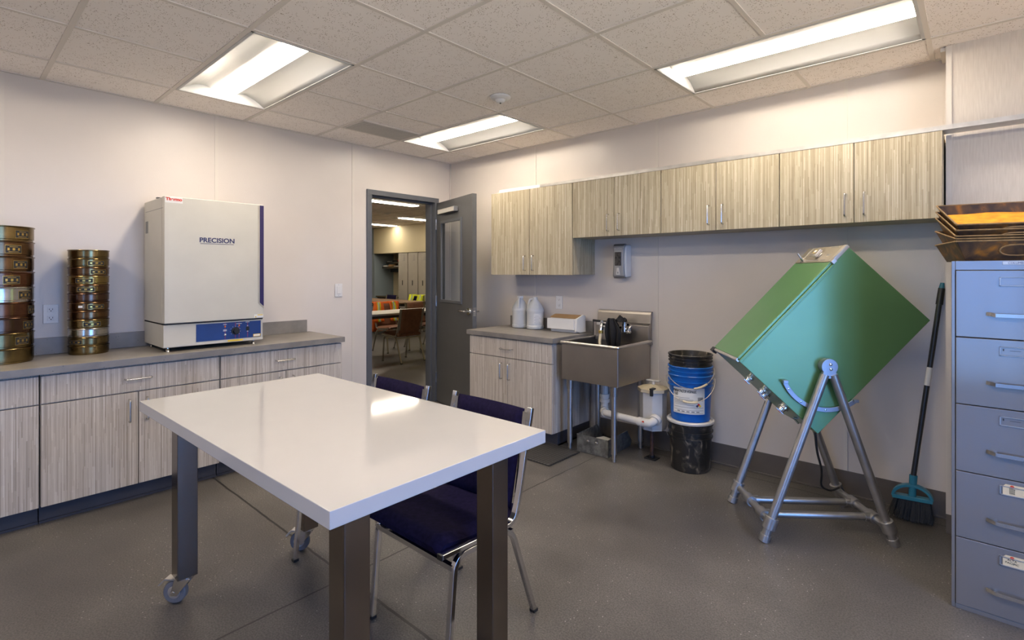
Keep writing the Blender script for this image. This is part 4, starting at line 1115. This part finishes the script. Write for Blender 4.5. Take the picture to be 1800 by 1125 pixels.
zs_ = .092
for fx, dx in ((.038, .0), (LS - .038, 0)):
    MB().cyl((fx, .026, zs_), (fx, VB - .026, zs_), .019, n=18).build('side_tube', M['pipe_alu'], t)
for yy in (.105, .275):
    MB().cyl((.045, yy, zs_), (LS - .045, yy, zs_), .018, n=18).build('cross_tube', M['pipe_alu'], t)
    for fx in (.038, LS - .038):
        MB().cyl((fx, yy - .032, zs_), (fx, yy + .032, zs_), .028, n=18).cyl((fx, yy, zs_), (fx + (.045 if fx < .3 else -.045), yy, zs_), .023, n=18).build('tee_fitting', M['pipe_alu'], t)
ar = []
for k in range(17): 
    a = R(202 + (308 - 202) * k / 16); ar.append((PV[0] + .222 * math.cos(a), .0205, PV[1] + .222 * math.sin(a)))
ab = MB().sweep(ar, [(-.011, -.004), (.011, -.004), (.011, .004), (-.011, .004)], up=(1, 0, .4)).build('arc_guide', M['bluealu'], t, ang=50, bevel=.001)
q = MB()
for a in (202, 308): q.box(PV[0] + .222 * math.cos(R(a)) - .012, PV[0] + .222 * math.cos(R(a)) + .012, .003, .029, PV[1] + .222 * math.sin(R(a)) - .006, PV[1] + .222 * math.sin(R(a)) + .010)
q.build('arc_stop', M['bluealu'], ab, smooth=False, bevel=.002)
q = MB()
for a in (212, 235, 268, 296): q.sphere((PV[0] + .222 * math.cos(R(a)), .0155, PV[1] + .222 * math.sin(R(a))), .005, 8, (1, .5, 1))
q.build('screws', M['chrome'], ab)
MB().tube(round_path([(.30, .10, .545), (.32, .12, .42), (.40, .22, .28), (.43, .30, .16), (.52, .36, .115), (.585, .40, .12)], .10, 8), .006, 8).build('power_cord', M['black'], t)

# ------------------------------------------------------------------ broom
t = thing('broom', 'black handled broom with teal head leaning in the corner by the pier', 'broom', (3.978, -.16, 0))
hd = Vector((3.985, -.155, .200)); tp = Vector((4.108, -.040, 1.30)); dv = (tp - hd).normalized()
MB().cyl(hd + dv * .03, tp - dv * .12, .0125, n=16).build('handle', M['broomstick'], t)
MB().cyl(tp - dv * .12, tp - dv * .03, .0165, .0150, 16).build('grip', M['black'], t)
MB().cyl(tp - dv * .032, tp, .013, .009, 16).build('hanging_tip', M['teal'], t)
q = MB().cyl(hd + dv * .545, hd + dv * .645, .0131, n=16); q.build('sticker', M['paper'], t)
hx = Vector((.985, .0, .06)).normalized()
hb = MB()
hb.sweep([hd + Vector((0, 0, -.075)) + hx * s_ for s_ in (-.088, -.05, 0, .05, .088)], [(-.010, -.022), (.010, -.022), (.010, .022), (-.010, .022)], up=(0, 0, 1))
hb.sweep([hd + Vector((0, 0, -.075)) + hx * (.085 * math.cos(R(a))) + Vector((0, 0, .068 * math.sin(R(a)))) for a in range(0, 181, 12)], [(-.007, -.018), (.007, -.018), (.007, .018), (-.007, .018)], up=hx)
hb.cyl(hd + Vector((0, 0, -.068)), hd + dv * .05, .017, .0185, 16)
hb.build('head', M['teal'], t, ang=45, bevel=.002)
br_ = MB()
rr_ = random.Random(3)
for k in range(420):
    s_ = rr_.uniform(-1, 1); d_ = rr_.uniform(-1, 1)
    p0 = hd + Vector((0, 0, -.084)) + hx * (.080 * s_) + Vector((0, .017 * d_, 0))
    p1 = Vector((3.977 + .100 * s_ + rr_.uniform(-.006, .006), -.158 + .040 * d_, rr_.uniform(.0015, .010) + .010 * abs(s_)))
    br_.cyl(p0, p1, .0012, .0012, 4, cap=False)
q = br_.build('bristles', M['bristle'], t, smooth=False); tag(q, kind='stuff')

# ------------------------------------------------------------------ filing cabinet
fx0, fx1, fy, fb_ = 4.171, 4.551, -.961, -.25
t = thing('filing_cabinet', 'grey blue five drawer steel filing cabinet in front of the pier', 'filing cabinet', (4.36, -.6, 0))
q = MB().box(fx0, fx0 + .012, fy, fb_, .018, 1.403).box(fx1 - .012, fx1, fy, fb_, .018, 1.403).box(fx0 + .012, fx1 - .012, fy, fb_, 1.366, 1.403).box(fx0 + .012, fx1 - .012, fb_ - .01, fb_, .018, 1.366).box(fx0 + .012, fx1 - .012, fy, fb_, .0, .018).box(fx0, fx1, fy + .002, fb_, .0, .018)
q.build('body', M['cabgrey'], t, smooth=False, bevel=.0015)
MB().box(fx0 + .0125, fx1 - .0125, fy + .022, fb_ - .011, .019, 1.365).build('inner_shell', M['ink'], t, smooth=False)
nm_ = MB().box(4.322, 4.400, fy - .0015, fy + .001, 1.386, 1.399).build('name_plate', M['raw_alu'], t, smooth=False, bevel=.001)
tb = MB(); put_text(tb, 'COLUMBIA', .0105, (4.363, fy - .0018, 1.3925), (1, 0, 0), (0, 0, 1)); tb.build('lettering', M['inkblue'], nm_, smooth=False)
ztops = [1.3645, 1.0955, .8260, .5565, .2900]; zbots = [1.0985, .8290, .5595, .2930, .0200]
tagtxt = [None, None, None, ('2004', '2005', '2006'), ('ALTA', 'PACIFIC')]
for k in range(5):
    z1_, z0_ = ztops[k], zbots[k]
    d = MB().box(fx0 + .0135, fx1 - .0135, fy - .004, fy + .02, z0_, z1_).build('drawer', M['cabgrey'], t, smooth=False, bevel=.002)
    zh = z0_ + .0955
    xa, xb = 4.276, 4.446
    hb = MB().sq([(xa, fy - .006, zh), (xa + .012, fy - .016, zh - .001), (xa + .026, fy - .020, zh - .004), (xb - .026, fy - .020, zh - .004), (xb - .012, fy - .016, zh - .001), (xb, fy - .006, zh)], .0035, .014, up=(0, 0, 1))
    for xx in (xa + .026, xb - .026): hb.box(xx - .005, xx + .005, fy - .020, fy - .004, zh - .009, zh + .003)
    hb.build('handle', M['satin'], d, smooth=False)
    xl, xr, zl, zt_ = 4.3125, 4.4095, z0_ + .204, z0_ + .240
    lh = MB().box(xl, xl + .005, fy - .008, fy - .004, zl, zt_).box(xr - .005, xr, fy - .008, fy - .004, zl, zt_).box(xl, xr, fy - .008, fy - .004, zl, zl + .004).box(xl, xr, fy - .008, fy - .004, zt_ - .003, zt_)
    lh.build('label_holder', M['pipe_alu'], d, smooth=False, bevel=.0008)
    if tagtxt[k]:
        MB().prism([(xl + .010, zl + .004), (xr - .008, zl + .004), (xr - .008, zt_ - .001), (xr - .016, zt_ + .008), (xl + .018, zt_ + .008), (xl + .010, zt_ - .001)], 'y', fy - .0058, fy - .0045).build('card_tag', M['manila'], d, smooth=False)
        MB().cyl((xl + .036, fy - .0062, zt_ + .001), (xl + .036, fy - .0058, zt_ + .001), .006, n=14).build('tag_eyelet', M['red'], d)
        tb = MB()
        n_ = len(tagtxt[k])
        for i_, s_ in enumerate(tagtxt[k]): put_text(tb, s_, .011 if n_ == 2 else .0085, (xl + .036, fy - .0061, zt_ - .009 - i_ * (.011 if n_ == 2 else .0075)), (1, 0, -.06), (.06, 0, 1))
        tb.build('tag_writing', M['ink'], d, smooth=False)
    elif k in (1, 2):
        MB().box(xl + .010, xl + .014, fy - .0046, fy - .004, zl + .020, zl + .028).box(xl + .03, xl + .06, fy - .0046, fy - .004, zl + .021, zl + .0225).build('pencil_marks', M['ink'], d, smooth=False)

# ------------------------------------------------------------------ rusty pans stacked on the cabinet
def pan(label, x, y, z, tilt, rz, rust, W_=.245, D_=.150):
    t_ = bpy.data.objects.new('baking_pan', None); COL.objects.link(t_); ORG[t_.name] = Vector((0, 0, 0))
    t_.location = (x, y, z); t_.rotation_euler = (R(tilt), 0, R(rz)); t_.empty_display_size = .05
    tag(t_, label, 'pan', 'rusty pans stacked on the filing cabinet')
    h_ = .078; fl = .034; th = .0025
    # origin at the front bottom edge middle: local y from 0 (front) to 2D
    def ring(e, z_): return [(-W_ - e, -e, z_), (W_ + e, -e, z_), (W_ + e, 2 * D_ + e, z_), (-W_ - e, 2 * D_ + e, z_)]
    v_ = ring(0, 0) + ring(fl, h_) + ring(fl - th * 1.6, h_) + ring(-th, th)
    f_ = [(3, 2, 1, 0)]
    for a in (0, 4, 8):
        for i in range(4): f_.append((a + i, a + (i + 1) % 4, a + 4 + (i + 1) % 4, a + 4 + i))
    f_.append((12, 13, 14, 15))
    MB().add(v_, f_).build('pan_body', M['pan'], t_, smooth=False, bevel=.0015)
    r4 = ring(fl + .001, h_); MB().tube(r4 + [r4[0]], .0035, 6).build('rim', M['panrim'], t_)
    # oval handle on the front
    q_ = MB(); n_ = 20; pts = []
    for i in range(n_):
        a = 2 * PI * i / n_; zz_ = .040 + .021 * math.sin(a)
        pts.append((.055 * math.copysign(abs(math.cos(a)) ** .7, math.cos(a)) - .09, -fl * zz_ / h_ - .0012, zz_))
    q_.tube(pts, .0032, 6, closed=True).build('oval_handle', M['panrim'], t_)
    if rust:
        q_ = MB(); rq = random.Random(5)
        q_.grid(lambda u, v: (-W_ - .014 + (2 * W_ + .028) * u, -.014 + (2 * D_ + .028) * v, .038 + .003 * math.sin(9 * u + 5 * v) + .003 * rq.random()), 24, 18)
        q_.build('orange_residue', M['orange_rust'], t_, solid=.002)
    return t_
PX, PY = 4.452, -.872
ZP = 1.404
for lab_, dy_, dz_, tl_, rz_, ru_ in (('rusty pan at the bottom of the stack, lying flat on the filing cabinet', 0, 0, 0, 13, False),
        ('rusty pan second from the bottom of the pan stack', .016, .016, 8.5, 13, False), ('rusty pan in the middle of the pan stack, rim tilted forward', .030, .034, 16.5, 13, False),
        ('rusty pan second from the top of the pan stack', .024, .058, 17.2, 13, False), ('rusty pan on top of the stack, its bottom bright orange', .0175, .081, 18.0, 13, True)):
    pan(lab_, PX - dy_ * math.sin(R(13)), PY + dy_ * math.cos(R(13)), ZP + dz_, tl_, rz_, ru_)

# ------------------------------------------------------------------ the lounge seen through the doorway
LX, LY = -9.2, 4.62
struct('wall_lounge_far', MB().box(LX, -.13, LY, LY + .15, 0, 3), M['warmwall'])
struct('wall_lounge_side', MB().box(LX - .15, LX, -3.2, LY + .15, 0, 3), M['warmwall'])
struct('wall_lounge_near', MB().box(LX, -.13, -3.2, -3.05, 0, 3), M['warmwall'])
struct('wall_lounge_lab', MB().box(-.14, -.131, .13, LY, 0, 3).box(-.14, -.131, -3.05, -1.0, 0, 3), M['warmwall'])
struct('wall_blue_return', MB().box(LX, -7.62, 4.02, LY - .001, 0, 2.52), M['bluewall'])
struct('wall_soffit', MB().box(-7.618, -.14, 4.0, LY - .001, 1.86, CZ - .005), M['warmwall'])
mb = MB().box(LX, -.13, -3.05, LY, CZ, CZ + .02); lc = struct('ceiling_lounge', mb, M['tile'])
mb = MB()
for k in range(16): mb.box(LX + .61 * k - .012, LX + .61 * k + .012, -3.05, 4.0, CZ - .004, CZ + .001)
for k in range(13): mb.box(LX, -.14, -3.0 + .585 * k - .012, -3.0 + .585 * k + .012, CZ - .004, CZ + .001)
mb.build('ceiling_grid', M['tee'], lc, smooth=False)
def surf_light(label, x0, x1, y0, y1):
    t = thing('ceiling_light', label, 'light', ((x0 + x1) / 2, (y0 + y1) / 2, CZ), 0, 'ceiling lights in the lounge')
    MB().box(x0, x1, y0, y1, CZ - .008, CZ - .001).build('frame', M['reflector'], t, smooth=False)
    xm = (x0 + x1) / 2
    MB().box(xm - .075, xm + .075, y0 + .02, y1 - .02, CZ - .018, CZ - .0082).build('lens', M['lens2'], t, smooth=False)
surf_light('ceiling light in the lounge nearest the doorway', -3.32, -2.78, .72, 1.90)
surf_light('ceiling light in the lounge at the right of the doorway view', -5.15, -4.60, 2.85, 4.0 - .02)
surf_light('ceiling light in the lounge farthest from the doorway', -6.85, -6.30, 2.85, 3.95)
surf_light('added light to brighten the lounge, out of sight beside the doorway', -3.32, -2.78, -2.2, -1.0)  # this and the next two are unseen lights added to brighten the lounge
surf_light('added light to brighten the lounge, out of sight in the middle bay', -5.15, -4.60, -1.0, .2)
surf_light('added light to brighten the lounge, out of sight in the far bay', -6.85, -6.30, .3, 1.5)
s = thing('smoke_detector', 'small round detector on the lounge ceiling', 'sensor', (-4.36, 2.2, CZ))
MB().lathe([(.055, -.005), (.055, -.015), (.03, -.03), (.001, -.04)], (-4.36, 2.2, CZ)).build('housing', M['white'], s)
def locker(k, x, lab):
    t = thing('locker', lab, 'locker', (x, 4.3, 0), 0, 'tall grey lockers in the lounge')
    MB().box(x - .197, x + .197, 4.03, 4.60, 0, 1.855).build('body', M['lockers'], t, smooth=False)
    d = MB().box(x - .185, x + .185, 4.012, 4.029, .06, 1.842).build('door', M['lockers'], t, smooth=False, bevel=.004)
    MB().box(x - .03, x - .0, 4.008, 4.0118, 1.05, 1.17).build('handle_recess', M['ink'], d, smooth=False)
    q = MB()
    for a in range(5):
        for b2 in range(a // 2 + 2): q.box(x + .05 + .022 * b2 - .011 * (a // 2 + 1), x + .062 + .022 * b2 - .011 * (a // 2 + 1), 4.0095, 4.0118, 1.77 - .028 * a, 1.784 - .028 * a)
    q.build('vent_slots', M['greyink'], d, smooth=False)
    MB().box(x - .197, x - .1855, 4.02, 4.0299, .0, 1.855).build('gap_shadow', M['ink'], t, smooth=False)
for k, lab in enumerate(('tall grey locker at the left end, beside the literature rack', 'tall grey locker second from the literature rack', 'tall grey locker third from the literature rack', 'tall grey locker beside the door jamb, partly hidden', 'tall grey locker hidden behind the open grey door')):
    locker(k, -6.355 + .4 * k, lab)
t = thing('wall_shelf', 'dark two tier shelf of papers on the far lounge wall', 'rack', (-7.08, 4.4, 1.46))
for k, (z, y) in enumerate(((1.47, 4.22), (1.60, 4.34))):
    MB().box(-7.56, -6.60, y, 4.618, z, z + .018).box(-7.56, -6.60, y, y + .012, z + .018, z + .05).build('tier', M['steel_leg'], t, smooth=False)
MB().box(-7.52, -6.64, 4.45, 4.618, 1.37, 1.469).build('bracket', M['black'], t, smooth=False)
rq = random.Random(11)
cols = ['paper', 'ink', 'red', 'paper', 'paper', 'cardboard', 'paper', 'paper']
names = ['white booklet at the left of the upper rack tier', 'dark booklet on the upper rack tier', 'red booklet on the upper rack tier', 'white booklet at the right of the upper rack tier', 'white booklet at the left of the lower rack tier', 'brown booklet on the lower rack tier', 'white booklet in the middle of the lower rack tier', 'white booklet at the right of the lower rack tier']
for k in range(8):
    tier = 0 if k < 4 else 1
    z = 1.6185 if tier == 0 else 1.4885; y = 4.36 if tier == 0 else 4.24; x = -7.44 + .235 * (k % 4)
    b_ = MB().box(x - .09, x + .09, y, y + .09, z, z + .045 + .02 * (k % 3)).build('booklet', M[cols[k]], None, smooth=False)
    tag(solo(b_, (x, y, z)), names[k], 'booklet', 'booklets in the literature rack')
t = thing('desk', 'long dark desk along the far lounge wall below the rack', 'desk', (-7.08, 4.3, 0))
MB().box(-7.60, -6.58, 4.05, 4.60, .715, .75).build('desktop', M['steel_leg'], t, smooth=False, bevel=.003)
for x in (-7.58, -6.64): MB().box(x, x + .04, 4.08, 4.58, .0, .714).build('leg', M['black'], t, smooth=False)
def table(label, x0, x1, y0, y1, topm, z=.74):
    t = thing('folding_table', label, 'table', ((x0 + x1) / 2, (y0 + y1) / 2, 0), 0)
    MB().box(x0, x1, y0, y1, z - .03, z).build('tabletop', M[topm], t, smooth=False, bevel=.006)
    MB().box(x0 + .05, x1 - .05, y0 + .06, y1 - .06, z - .075, z - .031).build('apron', M['black'], t, smooth=False)
    lx, ly = (x1 - x0), (y1 - y0)
    for e in (0, 1):
        q = MB()
        if ly > lx:
            yy = y0 + .25 if e == 0 else y1 - .25
            q.tube(round_path([(x0 + .12, yy, .005), (x0 + .12, yy, z - .08), (x1 - .12, yy, z - .08), (x1 - .12, yy, .005)], .03), .014, 8)
            q.tube([((x0 + x1) / 2, yy, .34), ((x0 + x1) / 2, yy + (.38 if e == 0 else -.38), z - .078)], .013, 8).tube([(x0 + .12, yy, .34), (x1 - .12, yy, .34)], .010, 8)
        else:
            xx = x0 + .25 if e == 0 else x1 - .25
            q.tube(round_path([(xx, y0 + .12, .005), (xx, y0 + .12, z - .08), (xx, y1 - .12, z - .08), (xx, y1 - .12, .005)], .03), .014, 8)
            q.tube([(xx, (y0 + y1) / 2, .34), (xx + (.38 if e == 0 else -.38), (y0 + y1) / 2, z - .078)], .013, 8).tube([(xx, y0 + .12, .34), (xx, y1 - .12, .34)], .010, 8)
        q.build('leg', M['black'], t)
table('pale grey table in the lounge behind the brown chair', -3.02, -2.36, -.35, 2.65, 'greytop')
table('brown wooden table farther back in the lounge', -6.7, -4.55, 2.62, 3.38, 'wood')
chair('lounge_chair', 'brown chair with chrome legs seen from behind through the doorway', -2.36, 1.09, R(-88), 'brownfab', 'satin', 'brown chairs at the pale lounge table')
chair('lounge_chair', 'brown chair wearing an orange vest across the pale lounge table', -3.30, 1.56, R(90), 'brownfab', 'satin', 'brown chairs at the pale lounge table')
chair('lounge_chair', 'brown chair across the pale table, next to the door jamb', -3.28, 2.22, R(92), 'brownfab', 'satin', 'brown chairs at the pale lounge table')
chair('lounge_chair', 'brown chair at the near side of the pale table, hidden by the jamb', -2.36, 2.06, R(-86), 'brownfab', 'satin', 'brown chairs at the pale lounge table')
chair('lounge_chair', 'dark blue chair at the near side of the wooden lounge table', -5.75, 2.55, R(180), 'navy', 'satin', 'dark chairs at the wooden lounge table')
chair('lounge_chair', 'dark blue chair at the far side of the wooden lounge table', -6.45, 3.52, R(0), 'navy', 'satin', 'dark chairs at the wooden lounge table')
chair('lounge_chair', 'dark chair with a yellow vest beyond the wooden table', -5.45, 3.52, R(0), 'navy', 'satin', 'dark chairs at the wooden lounge table')
def vest(label, x, y, rz, base, stripe, long_):
    """vest hung over a chair back: two panels over the back, open in the middle"""
    t = thing('safety_vest', label, 'vest', (x, y, 0), rz, None, local=True)
    def sheet(s, wide):
        def f_(u, v):
            px = s * (.06 + .20 * u) if wide else -.20 + .40 * u
            q = v
            if wide:
                z = .845 - .34 * q * (1 if long_ else .7); yy = .165 + .075 * ((z - .477) / .34) - .046 - .014 * math.sin(9 * u + 3 * q)
            else:
                z = .845 - .52 * q; yy = .285 + .010 * math.sin(11 * u + 4 * q)
            px += .012 * math.sin(6 * q + u)
            return (px * (1 + .08 * q), yy, z)
        return f_
    for s in (-1, 1):
        MB().grid(sheet(s, True), 8, 12).build('front_panel', M[base], t, solid=.003, ang=180)
        g_ = sheet(s, True)
        MB().grid(lambda u, v, g_=g_: tuple(a - b2 for a, b2 in zip(g_(.30 + .34 * u, v), (0, .006, 0))), 3, 12).build('yellow_band', M[stripe], t, solid=.002, ang=180)
        MB().grid(lambda u, v, g_=g_: tuple(a - b2 for a, b2 in zip(g_(.40 + .13 * u, v), (0, .010, 0))), 2, 12).build('silver_tape', M['reflect'], t, solid=.002, ang=180)
    MB().grid(sheet(1, False), 12, 12).build('back_panel', M[base], t, solid=.003, ang=180)
    g_ = sheet(1, False)
    MB().grid(lambda u, v: tuple(a + b2 for a, b2 in zip(g_(u, .86 + .10 * v), (0, .006, 0))), 12, 2).build('hem_band', M[stripe], t, solid=.002, ang=180)
    MB().sq([(-.24, .19, .842), (-.24, .275, .842)], .02, .006, up=(0, 0, 1)).sq([(.24, .19, .842), (.24, .275, .842)], .02, .006, up=(0, 0, 1)).sq([(-.25, .235, .846), (-.08, .240, .848)], .085, .005, up=(0, 0, 1)).sq([(.08, .240, .848), (.25, .235, .846)], .085, .005, up=(0, 0, 1)).build('shoulder', M[base], t, smooth=False)
vest('orange and yellow safety vest hung on a brown lounge chair', -3.30, 1.56, R(90), 'orange', 'hivis', True)
vest('bright yellow safety vest hung on the chair beyond the wooden table', -5.45, 3.52, 0, 'hivis', 'hivis', False)

# ------------------------------------------------------------------ light, sky, camera
wd = bpy.data.worlds.new('sky'); scene.world = wd; wd.use_nodes = True
wt = wd.node_tree
bg = wt.nodes['Background']
tc_ = wt.nodes.new('ShaderNodeTexCoord'); sx_ = wt.nodes.new('ShaderNodeSeparateXYZ'); wt.links.new(tc_.outputs['Generated'], sx_.inputs[0])
wt.links.new(ramp(wt, math_(wt, 'MULTIPLY_ADD', sx_.outputs[2], 0.5, 0.5), [(0.33, (1.0, 0.88, 0.74)), (0.40, (0.14, 0.24, 0.40)), (0.47, (0.15, 0.36, 0.90)), (0.51, (0.15, 0.38, 1.0)), (0.8, (0.12, 0.34, 1.0))]), bg.inputs['Color'])  # warm glow far below the horizon is added to brighten the ceiling
bg.inputs['Strength'].default_value = SKY
def portal(name, loc, rot, sx, sy):
    l = bpy.data.lights.new(name, 'AREA'); l.shape = 'RECTANGLE'; l.size = sx; l.size_y = sy
    l.cycles.is_portal = True
    o_ = bpy.data.objects.new(name, l); COL.objects.link(o_); o_.location = loc; o_.rotation_euler = rot
portal('window_portal', (XR + .14, (W1[0] + W1[1]) / 2, (W1[2] + W1[3]) / 2), (0, PI / 2, 0), W1[3] - W1[2], W1[1] - W1[0])
portal('window_portal', ((W2[0] + W2[1]) / 2, YF - .14, (W2[2] + W2[3]) / 2), (-PI / 2, 0, PI), W2[1] - W2[0], W2[3] - W2[2])
cam = bpy.data.cameras.new('camera'); co = bpy.data.objects.new('camera', cam); COL.objects.link(co)
cam.sensor_width = 36; cam.lens = 36 * 908.25 / 1800
cam.shift_y = -(562.5 - 479.57) / 1800
cam.clip_start = .02
co.location = (4.248, -3.719, 1.355); co.rotation_euler = (PI / 2, 0, R(41.976))
scene.camera = co
vs_ = scene.view_settings
vs_.view_transform = 'Standard'; vs_.look = 'None'; vs_.gamma = 1.0; vs_.use_curve_mapping = False
vs_.exposure = EXPO
scene.cycles.max_bounces = 8; scene.cycles.diffuse_bounces = 5; scene.cycles.glossy_bounces = 4
scene.cycles.caustics_reflective = False; scene.cycles.caustics_refractive = False
scene.cycles.sample_clamp_indirect = 6.0
scene.cycles.use_denoising = True
